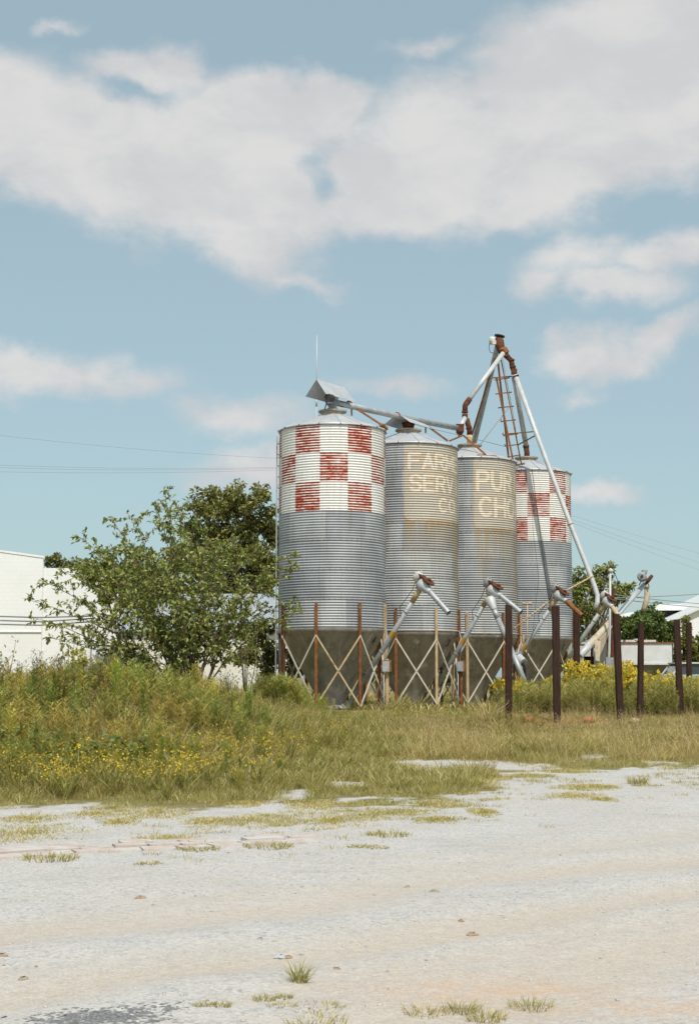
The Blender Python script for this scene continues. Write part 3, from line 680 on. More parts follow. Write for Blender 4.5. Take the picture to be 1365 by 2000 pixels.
n1 = Vector((SILOS[0][0], SILOS[0][1], ZT+.6)); m = MB(); m.tube([n1+zdir*.01, n1+zdir*.04, n1+zdir*.06, (n1.x, n1.y, pA.z)], [.14, .14, .10, .2], 14); m.build('feed_neck', M_GREY, rc)
n2 = Vector((SILOS[1][0], SILOS[1][1], ZT+.6)); MB().tube([n2+zdir*.0, n2+zdir*.18], [.15, .2], 14).build('feed_neck', M_RUSTD, rc)
MB().tube([at(640, 776, 38.3), at(648, 778, 38.5)], .1, 12).tube([at(634, 778, 38.2), at(638, 789, 38.2), at(645, 790, 38.4)], .015, 6).tube([at(640, 780, 38.3), at(634, 800, 38.5)], .015, 6).build('motor', M_DARK, rc)
br = [((685, 791), 39.7, (744, 829), 40.0), ((686, 791), 39.7, (687, 812), 39.7), ((837, 834), 42.9, (874, 861), 43.2), ((831, 832), 42.8, (831, 846), 42.8),
      ((902, 851), 44.1, (878, 861), 43.4), ((904, 850), 44.1, (948, 888), 43.6)]
for (a, ya, b, yb) in br: MB().bar(at(*a, ya), at(*b, yb), .045, .045).build('brace', M_RUSTO, rc)
MB().bar(at(667, 794, 39.2), at(686, 789, 39.7), .04, .04).bar(at(744, 829, 39.95), at(754, 838, 40.2), .13, .06).bar(at(931, 889, 43.5), at(969, 891, 43.7), .09, .03).build('foot_plate', M_RUSTO, rc)
m = MB(); c = at(898, 838, 44.25); m.box(c, (.22,.3,.2)); m.tube([c-zdir*.1, c-zdir*.22], [.15,.06], 4, smooth=False); m.tube([c+zdir*.1, c+zdir*.14], .17, 4, smooth=False); m.build('inlet_box', M_RUSTD, rc)
MB().tube([at(686, 793, 39.65), at(775, 818, 41.4), at(832, 835, 42.7), at(906, 852, 44), at(985, 872, 45.9)], .008, 6).build('cable', M_ROPE, rc)

# ------------------------------------------------------------------ main elevating auger, distributor and spouts
re_ = thing('elevating_auger', at(1000, 905, 46), 'tall rusty elevating auger with distributor, ladder and white spouts above the last two silos', 'auger')
def TP(l): return [at(*q) for q in l]
MB().tube(TP([(972, 672, 46.1), (968, 690, 46.35), (925, 866, 49)]) + [Vector((2.9, 57.5, 1.1))], .09, 14).build('tube', M_PIPE, re_)
MB().bar(at(966, 700, 46.2), at(921, 850, 48.6), .05, .03).build('truss_bar', M_RUSTO, re_)
MB().tube(TP([(976, 660, 46.1), (974, 664, 46.1), (976, 676, 46.0), (981, 690, 45.9)]), [.11, .15, .145, .11], 14).build('head', M_RUSTD, re_)
MB().tube(TP([(975, 657.5, 46.1), (975.5, 655, 46.1)]), .165, 20).build('belt_guard', M_DARK, re_)
mc = at(962, 664, 45.9); MB().tube([mc+Vector((-.02,0,-.13)), mc+Vector((-.02,0,.07)), mc+Vector((-.02,0,.1))], [.1,.1,.06], 14).box(mc+Vector((.03,-.08,-.1)), (.12,.1,.12)).build('motor', M_WHITE, re_)
MB().tube(TP([(956, 668, 45.9), (954.5, 680, 45.9), (957, 688, 45.95), (964, 690, 46.1)]), .009, 6).build('power_cable', M_CABLE, re_)
MB().tube(TP([(978, 684, 45.95), (984, 684, 45.9), (987, 690, 45.9)]), .13, 8, smooth=False).build('distributor', M_RUSTO, re_)
# left spout
sp = MB().tube(TP([(982, 690, 45.8), (916, 780, 44.9)]), .075, 16).build('spout', M_PIPEW, re_)
m = MB(); m.tube(TP([(917, 779, 44.9), (910, 789, 44.85)]), .09, 14); m.tube(TP([(911, 786, 44.85), (908, 792, 44.8), (907.5, 805, 44.8)]), .083, 14); m.tube(TP([(907.5, 803, 44.8), (907.5, 806, 44.8)]), .1, 14)
m.box(at(907.5, 813, 44.8), (.17, .17, .15)); m.tube(TP([(911, 818, 44.8), (914, 830, 44.8), (916.5, 836, 44.8), (916.5, 852, 44.8)]), .082, 14); m.tube(TP([(915, 834, 44.8), (916, 838, 44.8)]), .095, 14)
m.build('elbow', M_RUSTD, sp)
MB().tube(TP([(907, 817, 44.7), (900, 832, 44.35)]), .075, 14).build('branch_spout', M_PIPEW, sp)
MB().tube(TP([(916.5, 850, 44.8), (917, 868, 44.8)]), .083, 14).build('inlet', M_TAN, sp)
# right pair of spouts
m = MB(); m.tube(TP([(986, 688, 45.9), (990, 697, 45.9), (998, 704, 45.9), (1000, 716, 45.9), (1003, 725, 45.9)]), .085, 14)
for q in ((989, 696), (998, 704), (1000.5, 717)): m.tube([at(q[0], q[1]-1.5, 45.9), at(q[0]+.8, q[1]+1.5, 45.9)], .1, 14)
m.box(at(1003.5, 726, 45.9), (.17,.17,.16))
sp2 = MB().tube(TP([(1006, 733, 45.8), (1047, 847, 45.2), (1113, 1023, 44.5), (1154, 1128, 44.1), (1161, 1147, 44.05), (1166, 1163, 44), (1166, 1176, 43.95), (1161, 1189, 43.9)]), .075, 18).build('spout', M_PIPEW, re_)
m.build('elbow', M_RUSTD, sp2)
collar(at(1007, 735, 45.8), Vector((.4,0,-1)), .1, M_RUSTD, sp2); collar(at(1113, 1023, 44.5), Vector((.37,0,-1)), .095, M_TAN, sp2); collar(at(1153, 1127, 44.1), Vector((.37,0,-1)), .09, M_TAN, sp2)
sp3 = MB().tube(TP([(1003, 735, 46.0), (1027, 872, 47.3)]), .082, 16).build('spout', M_PIPE, re_)
MB().tube(TP([(1026.5, 871, 47.3), (1028.5, 884, 47.35), (1028.5, 897, 47.4)]), .088, 14).tube(TP([(1026.5, 870, 47.3), (1026.8, 873, 47.3)]), .105, 14).build('elbow', M_RUSTD, sp3)
# ladder tower
m = MB(); m.bar(at(969, 738, 45.9), at(1002, 902, 45.5), .05, .04).bar(at(978, 702, 46.1), at(1018, 908, 46.2), .035, .03).bar(at(972, 706, 46.5), at(993, 897, 46.9), .05, .04)
for (a, b) in (((963,738),(999,735)), ((966,742),(994,738)), ((968,769.5),(998,766)), ((973,796.5),(1002,793.5)), ((978,823.5),(1006,820)), ((983,851),(1010,847.5)), ((987,871.5),(1012,868)), ((994,892.5),(1015,888.5))):
    m.bar(at(*a, 45.8), at(*b, 46.25), .045, .035)
for (a, b) in (((978,823),(978,819)), ((983,850),(981,846)), ((987,871),(985,868)), ((994,892),(991,888))): m.bar(at(*a, 45.85), at(*b, 46.8), .03, .03)
m.bar(at(1007, 908, 46), at(1022, 906, 46.2), .1, .05)
m.build('ladder', M_RUSTO, re_)
MB().bar(at(985, 848, 46.0), at(1048, 842.5, 45.25), .035, .03).bar(at(1011, 869, 46.2), at(1046, 850, 45.25), .035, .03).build('spout_strut', M_RUSTO, re_)
MB().tube(TP([(994, 795, 46), (936, 870, 45.2)]), .011, 6).tube(TP([(981, 700, 46.3), (1000, 800, 46.4), (1016, 900, 46.4)]), .008, 6).build('guy_wire', M_ROPE, re_)
MB().tube(TP([(1003, 1228, 42.6), (1080, 1167, 43.3), (1155, 1126, 44.05)]), .022, 8).bar(at(1131, 1195, 45), at(1157, 1141, 44.1), .04, .03).build('lower_brace', M_TAN, re_)
MB().tube(TP([(1038, 915, 45.9), (1049, 1000, 45.6), (1060, 1090, 45.6), (1072, 1174, 43.5)]), .009, 6).build('hanging_rope', M_CABLE, re_)

# antenna rising behind the first hood
m = MB(); a = at(619, 655, 40.2); b = at(617.5, 795, 40.2); b.z = ZT+.05
m.tube([b, at(618, 793, 40.2)], .012, 8); m.tube([at(618, 793, 40.2), at(618.2, 775, 40.2)], .03, 8); m.tube([at(618.2, 776, 40.2), a], .013, 8)
tag(m.build('antenna', M_PIPEW, None, b), 'thin white whip antenna rising behind the tent hood of the nearest silo', 'antenna')

# control boxes
for (px, py, Y, lab, mt, h) in ((753, 1302, 37.9, 'grey control box on a pale tan post beside the nearest silo', M_TAN, 1392), (897.5, 1302, 41.2, 'grey control box on a rusty post between the second and third silos', M_RUSTL, 1378)):
    c = at(px, py, Y); g = gzf(c.x+.05, Y+.08)
    ro = thing('control_box', (c.x, Y, g), lab, 'control box', 'control boxes on posts')
    MB().box(c, (.19,.11,.27), bev=.02).box(c+Vector((.0,-.058,0)), (.165,.008,.24), mi=0).build('box', M_GREY if mt is not M_TAN else M_PIPE, ro)
    MB().box(c+Vector((.04,.03,.02)), (.22,.05,.30)).build('back_plate', M_RUSTO, ro)
    MB().bar((c.x+.045, Y+.1, g-.05), (c.x+.045, Y+.1, c.z+.2 if mt is M_TAN else c.z+.15), .09, .07).build('post', mt, ro)
    MB().tube([c-zdir*.13-Vector((.05,0,0)), (c.x-.05, Y, g+.25), (c.x-.02, Y+.05, g-.03)], .014, 8).tube([c+zdir*.13, c+Vector((.03,.02,.35)), c+Vector((.1,.1,.6)), c+Vector((.0,.2,1.0))], .012, 8).build('conduit', M_PIPE, ro)

# bent pipe stand between the last two silos
m = MB(); Y = 44.6; m.tube(TP([(1029, 1290, Y), (1029.5, 1181, Y)]), .018, 8)
m.tube(TP([(1018, 1183, Y), (1021, 1178, Y), (1029, 1179.5, Y), (1036, 1178, Y), (1040, 1181, Y)]), .028, 8); m.tube(TP([(1023, 1262, Y), (1030, 1262, Y), (1032, 1256, Y)]), .016, 8); m.tube(TP([(1022, 1240, Y), (1022, 1275, Y)]), .016, 8)
tag(m.build('vent_pipe', M_TAN, None, at(1029, 1330, Y)), 'thin tan pipe with a curved top standing before the farthest silo', 'pipe')

# ------------------------------------------------------------------ dark square posts
POSTS = [(993, 1183, 1420, 33, 13.2, 0, 'dark post before the third silo, nearest the silos'), (1086, 1186, 1428, 32.4, 14, -3, 'dark post standing before the farthest silo, second from the silos'), (1125.5, 1201, 1368, 37.5, 11.5, 0, 'dark post just right of the farthest silo, set farther back in the goldenrod'),
         (1207, 1200, 1418, 33.2, 12.5, -9, 'dark post leaning left in front of the white pole and wagon'), (1250, 1217, 1408, 34.2, 10.5, 2, 'slim dark post crossing the middle of the white wagon'), (1324.5, 1211, 1398, 34.8, 12, -8, 'dark post right of the wagon, leaning slightly'), (1344, 1216, 1345, 38.5, 9.5, 1, 'dark post at the far right, set behind the goldenrod')]
for (px, pt, pb, Y, wpx, lean, lab) in POSTS:
    t = at(px + lean*.5*-1*-1, pt, Y); b = at(px - lean*.5, pb, Y); g = gzf(b.x, Y); wd = wpx/F_PX*Y
    b = Vector((b.x, Y, g-.1)); m = MB(); R_ = Matrix.Rotation(rnd.uniform(-.12, .12), 3, 'Z')
    # slightly irregular square timber in rings
    vs = []; nk = 9
    prof = [(-1,-.8),(-.8,-1),(.8,-1),(1,-.8),(1,.8),(.8,1),(-.8,1),(-1,.8)]
    for i in range(nk):
        c = b.lerp(t, i/(nk-1)); s = wd/2*(1 + rnd.uniform(-.05, .05))
        for (x, y) in prof: vs.append(c + R_ @ Vector((x*s*(1+rnd.uniform(-.04,.04)), y*s*(1+rnd.uniform(-.04,.04)), rnd.uniform(-.02,.03) if i == nk-1 else 0)))
    fs = [[i*8+j, i*8+(j+1) % 8, (i+1)*8+(j+1) % 8, (i+1)*8+j] for i in range(nk-1) for j in range(8)] + [[(nk-1)*8+j for j in range(8)]]
    m.add(vs, fs); o = m.build('timber_post', M_WOOD, None, (b.x, b.y, g)); tag(o, lab, 'post', 'row of dark square timber posts')

# ------------------------------------------------------------------ pole, wagon, pickup on the right
Y = 48.4; rp = thing('light_pole', at(1190, 1330, Y), 'thin pale pole with dangling lamp cord and grey meter box, right of the silos', 'pole')
MB().tube(TP([(1189, 1335, Y), (1188, 1290, Y), (1190, 1240, Y), (1191, 1120, Y)]), .04, 10).build('pole', M_PIPEW, rp)
MB().tube(TP([(1189, 1117, Y), (1192, 1114, Y), (1196, 1116, Y)]), [.07, .08, .06], 10).build('lamp_head', M_WHITE, rp)
MB().tube(TP([(1196, 1117, Y), (1202, 1125, Y), (1206, 1136, Y)]), .011, 6).tube(TP([(1206, 1136, Y), (1206.5, 1141, Y)]), .03, 8).build('lamp_cord', M_CABLE, rp)
MB().box(at(1189, 1295, Y-.15), (.27, .16, .36), bev=.02).box(at(1189, 1295, Y-.24), (.22, .02, .3)).build('meter_box', M_GREY, rp)
m = MB(); b = at(1194, 1345, 49); m.bar((b.x, 49, gzf(b.x, 49)-.1), (at(1196, 1148, 49).x, 49, at(1196, 1148, 49).z), .12, .1); tag(m.build('steel_post', M_RUSTD, None, (b.x, 49, gzf(b.x, 49))), 'rusty brown steel post right behind the thin pale pole', 'post')
# machine cabinet with dark opening
Y = 50.0; c0, c1 = at(1128, 1258, Y), at(1200, 1340, Y); g = gzf(c0.x, Y); rk = thing('machine_cabinet', ((c0.x+c1.x)/2, Y, g), 'pale machine cabinet with a dark open doorway behind the goldenrod', 'cabinet')
m = MB(); xa, xb, zt2 = c0.x, c1.x, c0.z
xo0, xo1, zo = at(1139, 1282, Y).x, at(1159, 1282, Y).x, at(1139, 1282, Y).z
m.box(((xa+xo0)/2, Y, (g+zt2)/2), (xo0-xa, .06, zt2-g)); m.box(((xo1+xb)/2, Y, (g+zt2)/2), (xb-xo1, .06, zt2-g)); m.box(((xo0+xo1)/2, Y, (zo+zt2)/2), (xo1-xo0, .06, zt2-zo))
m.box(((xa+xb)/2, Y+.9, (g+zt2)/2), (xb-xa, .06, zt2-g)); m.box((xa+.03, Y+.46, (g+zt2)/2), (.06, .84, zt2-g)); m.box((xb-.03, Y+.46, (g+zt2)/2), (.06, .84, zt2-g)); m.box(((xa+xb)/2, Y+.45, zt2+.03), (xb-xa+.1, 1.05, .05))
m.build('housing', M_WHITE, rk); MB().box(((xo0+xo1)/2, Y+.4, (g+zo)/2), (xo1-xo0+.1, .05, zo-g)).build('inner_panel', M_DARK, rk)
# gravity wagon: white upper box, tapered tan hopper, wheels
Y = 49.6; x0, x1 = at(1200, 1270, Y).x, at(1312.5, 1270, Y).x; zt2, zm = at(1250, 1257, Y).z, at(1250, 1297, Y).z; xc = (x0+x1)/2; g = gzf(xc, Y); dpt = 2.2
M_WAG = mottled('wagon_paint', (.74,.74,.73), (.66,.65,.63), 2.2, (.34,.16,.07), (.70,.80), 2.6, .55)
M_WAGT = mottled('wagon_tan', (.34,.28,.19), (.42,.35,.25), 3, (.24,.11,.05), (.62,.72), 4, .7)
rw = thing('grain_wagon', (xc, Y+dpt/2, g), 'white grain wagon with rust along its top edge and a tan tapered underside', 'wagon')
m = MB()
for q in ([(x0,Y),(x1,Y)], [(x1,Y),(x1,Y+dpt)], [(x1,Y+dpt),(x0,Y+dpt)], [(x0,Y+dpt),(x0,Y)]):
    (ax_, ay_), (bx_, by_) = q; m.slab([(ax_,ay_,zm),(bx_,by_,zm),(bx_,by_,zt2),(ax_,ay_,zt2)], .02)
m.build('box', M_WAG, rw)
m = MB(); m.bar((x0-.03,Y-.01,zt2+.02),(x1+.03,Y-.01,zt2+.02),.06,.04); m.bar((x0-.03,Y+dpt,zt2+.02),(x1+.03,Y+dpt,zt2+.02),.06,.06); m.bar((x0,Y+.03,zt2+.02),(x0,Y+dpt-.04,zt2+.02),.06,.05); m.bar((x1,Y+.03,zt2+.02),(x1,Y+dpt-.04,zt2+.02),.06,.05); m.build('rim', M_RUSTO, rw)
m = MB(); xa, xb = x0+.45, x1-.5; zl = g+.62; ya, yb = Y+.6, Y+dpt-.6
m.slab([(xa,ya,zl),(xb,ya,zl),(x1-.02,Y+.015,zm-.005),(x0+.02,Y+.015,zm-.005)], .02); m.slab([(xb,ya,zl),(xb,yb,zl),(x1-.02,Y+dpt-.02,zm-.005),(x1-.02,Y+.03,zm-.005)], .02)
m.slab([(xb,yb,zl),(xa,yb,zl),(x0+.02,Y+dpt-.02,zm-.005),(x1-.02,Y+dpt-.02,zm-.005)], .02); m.slab([(xa,yb,zl),(xa,ya,zl),(x0+.02,Y+.03,zm-.005),(x0+.02,Y+dpt-.02,zm-.005)], .02); m.build('hopper', M_WAGT, rw)
MB().bar((x0-.02,Y-.03,zm),(x1+.25,Y-.03,zm),.05,.05).bar((x1+.22,Y-.03,zm),(x1+.22,Y-.03,g+.6),.05,.05).bar((x0+.3,Y+.5,g+.6),(x1+.6,Y+.5,g+.6),.1,.1).bar((x0+.3,Y+1.7,g+.6),(x1+.6,Y+1.7,g+.6),.1,.1).build('frame', M_WHITE, rw)
for wx in (x0+.35, x1-.25):
    for wy in (Y+.25, Y+dpt-.25):
        wh = MB().tube([(wx,wy-.1,g+.33),(wx,wy-.07,g+.33),(wx,wy+.07,g+.33),(wx,wy+.1,g+.33)], [.28,.34,.34,.28], 24).build('wheel', M_DARK, rw); MB().tube([(wx,wy-.115,g+.33),(wx,wy-.101,g+.33)], .18, 16).build('rim', M_WHITE, wh)
m = MB()
for (a, b, z) in ((1206, 1217, 0), (1222, 1243, 0), (1240, 1246, .04), (1257, 1281, 0)): m.box(((at(a,1255,Y).x+at(b,1255,Y).x)/2, Y+.2, zt2+.09+z), (at(b,1255,Y).x-at(a,1255,Y).x, .3, .07))
m.build('lid', M_WHITE, rw)
# old pickup, mostly behind the goldenrod
M_TURQ = mottled('turquoise_paint', (.36,.52,.47), (.42,.57,.52), 3, (.25,.2,.15), (.7,.8), 4, .5)
M_GLASS = mottled('cab_glass', (.05,.065,.07), (.08,.09,.10), 2, rough=.1, spec=.5)
Y = 47.2; xv = at(1306, 1330, Y).x; g = gzf(xv+2, Y); rv = thing('pickup_truck', (xv+2, Y+.9, g), 'pale turquoise pickup truck mostly hidden behind goldenrod at the right edge', 'truck')
zr = at(1330, 1296, Y).z; zs = at(1330, 1318, Y).z
m = MB(); prof = [(0,g+.45),(0,zs-.12),(.15,zs),(1.45,zs+.02),(4.3,zs+.02),(4.3,g+.45),(3.85,g+.45),(3.7,g+.72),(3.2,g+.72),(3.05,g+.45),(1.25,g+.45),(1.1,g+.72),(.6,g+.72),(.45,g+.45)]
vs = [(xv+x, Y, z) for x, z in prof] + [(xv+x, Y+1.75, z) for x, z in prof]; n = len(prof)
m.add(vs, [list(range(n)), list(range(n, 2*n))[::-1]] + [[i, n+i, n+(i+1) % n, (i+1) % n] for i in range(n)]); m.build('body', M_TURQ, rv)
m = MB()
for yy in (Y+.06, Y+1.69):
    m.bar((xv+.12,yy,zs),(xv+.42,yy,zr),.05,.06); m.bar((xv+1.25,yy,zs),(xv+1.1,yy,zr),.05,.06)
m.box((xv+.76, Y+.875, zr+.02), (.85, 1.72, .05)); m.build('cab', M_WHITE, rv)
MB().slab([(xv+.2,Y+.08,zs+.02),(xv+1.2,Y+.08,zs+.02),(xv+1.08,Y+.08,zr),(xv+.42,Y+.08,zr)], .008).build('window', M_GLASS, rv)
MB().slab([(xv+.14,Y+1.65,zs+.02),(xv+.14,Y+.1,zs+.02),(xv+.41,Y+.1,zr),(xv+.41,Y+1.65,zr)], .008).build('windscreen', M_GLASS, rv)
for wx in (.85, 3.45):
    for wy in (.12, 1.63):
        wh = MB().tube([(xv+wx,Y+wy-.1,g+.34),(xv+wx,Y+wy-.08,g+.34),(xv+wx,Y+wy+.08,g+.34),(xv+wx,Y+wy+.1,g+.34)], [.28,.34,.34,.28], 24).build('wheel', M_DARK, rv); MB().tube([(xv+wx,Y+wy-.112,g+.34),(xv+wx,Y+wy-.101,g+.34)], .18, 16).build('hubcap', M_WHITE, wh)
MB().bar((xv-.03,Y+.05,g+.55),(xv-.03,Y+1.7,g+.55),.1,.12).build('bumper', M_WHITE, rv)

# ------------------------------------------------------------------ buildings
def gable(name, lab, x0, x1, y0, y1, zw, zr, wall, roof, ridge='x', ov=.25):
    g = .6; ro = thing(name, ((x0+x1)/2, (y0+y1)/2, g), lab, 'building'); m = MB()
    if ridge == 'x':
        ym = (y0+y1)/2; pr = [(y0,g),(y1,g),(y1,zw),(ym,zr),(y0,zw)]; vs = [(x0,y,z) for y, z in pr]+[(x1,y,z) for y, z in pr]
    else:
        xm = (x0+x1)/2; pr = [(x0,g),(x1,g),(x1,zw),(xm,zr),(x0,zw)]; vs = [(x,y0,z) for x, z in pr]+[(x,y1,z) for x, z in pr]
    fs = [[0,1,2,3,4],[9,8,7,6,5]]+[[i, 5+i, 5+(i+1) % 5, (i+1) % 5] for i in (0,1,4)]
    m.add(vs, fs); m.build('wall', wall, ro); m = MB(); e = .02
    if ridge == 'x':
        s = (zr-zw)/(ym-y0)
        m.slab([(x0-ov,y0-ov,zw-ov*s+.1),(x1+ov,y0-ov,zw-ov*s+.1),(x1+ov,ym,zr+.1),(x0-ov,ym,zr+.1)], .08); m.slab([(x0-ov,ym,zr+.1),(x1+ov,ym,zr+.1),(x1+ov,y1+ov,zw-ov*s+.1),(x0-ov,y1+ov,zw-ov*s+.1)], .08)
    else:
        s = (zr-zw)/(xm-x0)
        m.slab([(x0-ov,y0-ov,zw-ov*s+.1),(xm,y0-ov,zr+.1),(xm,y1+ov,zr+.1),(x0-ov,y1+ov,zw-ov*s+.1)], .08); m.slab([(xm,y0-ov,zr+.1),(x1+ov,y0-ov,zw-ov*s+.1),(x1+ov,y1+ov,zw-ov*s+.1),(xm,y1+ov,zr+.1)], .08)
    rf = m.build('roof', roof, ro); return ro, rf
# left: tall white block with a lower wing
Y = 70; xr = at(85, 1100, Y).x; zt2 = at(60, 1086, Y).z; zl = at(150, 1109, Y).z; xl2 = at(246, 1100, Y).x; xL = -34
ro = thing('block_building', ((xL+xr)/2, Y+6, .6), 'long white windowless block building behind the weeds at left', 'building')
zA, zB = at(0, 1078, Y).z, at(85, 1090, Y).z; x0_ = at(0, 1078, Y).x; zL = zA + (zA-zB)/(xr-x0_)*(x0_-xL)*.35
def wedge(name, y0, y1, lo, up, ex, mat):
    q = [(xL, zL+lo if lo is not None else .4), (xr+ex, zB+lo if lo is not None else .4), (xr+ex, zB+up), (x0_, zA+up), (xL, zL+up)]
    if lo is not None: q.insert(1, (x0_, zA+lo))
    n = len(q); vs = [(x, y0, z) for x, z in q]+[(x, y1, z) for x, z in q]
    MB().add(vs, [list(range(n)), list(range(n, 2*n))[::-1]]+[[i, n+i, n+(i+1) % n, (i+1) % n] for i in range(n)]).build(name, mat, ro)
wedge('wall', Y, Y+.12, None, 0, 0, M_WALL); wedge('coping', Y-.03, Y+.16, 0, .10, .05, M_WALL)
MB().box(((xL+xl2)/2+.1, Y+5.15, (zl+.4)/2), (xl2-xL-.2, 10, zl-.4)).build('wing', M_WALL, ro)
MB().box(((xL+xr)/2, Y-.04, at(30, 1234, Y).z), (xr-xL, .05, .03)).build('ledge', M_WALL, ro)
for k, (ya, yb, yc) in enumerate(((1203, 1206, 1203), (1211, 1214, 1208), (1219, 1221, 1214))):
    pts = [at(-900, ya-60, 66), at(-60, ya-1, 66.3), at(80, yb, 66.5), at(182, yc, 66.7)]
    m = MB().tube(pts + [at(182, yc, 70.6)], .035, 6); tag(m.build('service_cable', M_WIRE, None, pts[-1]), 'grey service cable sagging across the white block building', 'cable', 'service cables on the block building')
Y = 62; xa, xb = at(238, 1200, Y).x, at(562, 1200, Y).x
gable('metal_roof_shed', 'white shed with grey sheet roof behind the leafy shrub', xa, xb, Y, Y+9, at(480, 1231, Y).z, at(480, 1164, Y+4.5).z, M_WALLS, M_MROOF, 'x')
# right: white hall with raised roof monitor
Y = 88; xa = at(1176, 1200, Y).x; xb = 30; zw = at(1300, 1214, Y).z; zr = at(1365, 1190, Y+6).z
ro = thing('white_hall', ((xa+xb)/2, Y+7, .6), 'white hall with grey roof and raised roof vent at the far right', 'building')
xg = at(1312, 1200, Y).x
MB().box(((xa+xg)/2, Y+7, (zw+.6)/2), (xg-xa, 13.9, zw-.6)).build('wall', M_WALL, ro)
m = MB(); xm = (xg+xb)/2; zg = at(1365, 1190, Y).z; sl = (zg-zw)/(at(1365,1200,Y).x-xg); zp = zw + sl*(xm-xg); pr = [(xg,.6),(xb,.6),(xb,zw),(xm,zp),(xg,zw)]
m.add([(x,Y-.3,z) for x, z in pr]+[(x,Y+14,z) for x, z in pr], [[0,1,2,3,4],[9,8,7,6,5]]+[[i,5+i,5+(i+1) % 5,(i+1) % 5] for i in range(5)]); m.build('gable_wall', M_WALL, ro)
m = MB(); m.slab([(xg-.3,Y-.6,zw-.3*sl+.12),(xm,Y-.6,zp+.12),(xm,Y+14.2,zp+.12),(xg-.3,Y+14.2,zw-.3*sl+.12)], .1); m.slab([(xm,Y-.6,zp+.12),(xb+.3,Y-.6,zw-.3*sl+.12),(xb+.3,Y+14.2,zw-.3*sl+.12),(xm,Y+14.2,zp+.12)], .1)
za = at(1290, 1198, Y+7).z; m.slab([(xa-.2,Y-.25,zw+.08),(xg-.32,Y-.25,zw+.08),(xg-.32,Y+7,za+.08),(xa+3,Y+7,za+.08)], .1); rf = m.build('roof', M_HROOF, ro)
Ym = Y+5; c0, c1 = at(1283, 1194, Ym), at(1362, 1192, Ym); zt2 = at(1320, 1181, Ym+3).z
m = MB(); m.box(((c0.x+c1.x)/2, Ym+2, c0.z-.35), (c1.x-c0.x-.5, 3, .8)); m.build('monitor', M_DARK, rf)
m = MB(); xq = (c0.x+c1.x)/2; lw = (c1.x-c0.x)/2+.3
m.add([(xq-lw,Ym-.3,c0.z+.05),(xq+lw,Ym-.3,c0.z+.05),(xq+lw,Ym+4,c0.z+.05),(xq-lw,Ym+4,c0.z+.05),(xq-lw*.45,Ym+1.9,zt2),(xq+lw*.3,Ym+1.9,zt2)], [[0,1,5,4],[1,2,5],[2,3,4,5],[3,0,4],[3,2,1,0]]); m.build('monitor_roof', M_HROOF, rf)

# ------------------------------------------------------------------ power lines on a pole standing behind the silos
Y = 72; pb = at(806, 1330, Y); g = gzf(pb.x, Y); up = thing('utility_pole', (pb.x, Y, g), 'wooden utility pole behind the silos carrying the power lines', 'pole')
zt2 = at(806, 893, Y).z; MB().tube([(pb.x,Y,g-.1),(pb.x,Y,zt2)], [.17,.11], 12).build('mast', M_BARK, up); MB().bar((pb.x-1.1,Y-.14,zt2-.35),(pb.x+1.1,Y-.14,zt2-.35),.1,.12).build('crossarm', M_BARK, up)
def span(a, b, sag, lab, grp, r=.0055, n=24):
    pts = [a.lerp(b, i/n) - zdir*sag*4*(i/n)*(1-i/n) for i in range(n+1)]
    tag(MB().tube(pts, r, 5).build('power_line', M_WIRE, None, a), lab, 'power line', grp)
def pin(i): return Vector((pb.x-1.0+.5*i, Y-.14, zt2-.25))
def far_left(y0, y1, i, sag):           # through two seen points, carried on beyond the frame
    a = pin(i); p = at(0, y0, 60)
    return p + (p-a)*1.3, a
for i, (y0, lab) in enumerate(((795, 'topmost power line left of the silos'), (853, 'second power line left of the silos'), (858, 'third power line left of the silos'), (866, 'lowest power line left of the silos'))):
    a, b = far_left(y0, 0, i, 0); span(a, b, 1.2, lab, 'power lines left of the silos')
for i, (y1, lab) in enumerate(((1062, 'upper power line right of the silos'), (1080, 'middle power line right of the silos'), (1094, 'lower power line right of the silos'))):
    a = pin(2+.6*i); p = at(1365, y1, 90); span(a, p + (p-a)*1.0, .6, lab, 'power lines right of the silos')
for (a, b, lab) in (((1196, 1168), (1365, 1154), 'rising cable above the wagon'), ((1196, 1161), (1365, 1173), 'falling cable above the wagon'), ((1196, 1169), (1365, 1180), 'lowest cable above the wagon')):
    a = at(*a, 49); p = at(*b, 62); span(a, p + (p-a)*2, .15, lab, 'cables from the steel post', .013)

# ------------------------------------------------------------------ vegetation helpers
def norm(a): return a/np.maximum(np.linalg.norm(a, axis=-1, keepdims=True), 1e-9)
def leaf_cloud(P, D, L, W, pal, g, fold=.25, jit=.18):
    """folded diamond leaves: P base, D direction, L length, W width"""
    n = len(P); D = norm(D); S = norm(np.cross(D, g.normal(size=(n, 3)) + np.array([0, 0, 2.]))); N = np.cross(S, D)
    L = np.broadcast_to(L, n)[:, None]; W = np.broadcast_to(W, n)[:, None]
    mid = P + D*L*.45
    V = np.stack([P, mid + S*W/2 + N*W*fold, P + D*L - N*L*.12, mid - S*W/2 + N*W*fold], 1)
    T = np.array([[0,1,2],[0,2,3]])[None] + 4*np.arange(n)[:, None, None]
    C = pal[g.integers(0, len(pal), n)]*(1 + g.normal(size=(n, 1))*jit); C = np.clip(C, .005, .9)
    return V.reshape(-1, 3), T.reshape(-1, 3), np.repeat(C, 4, 0)
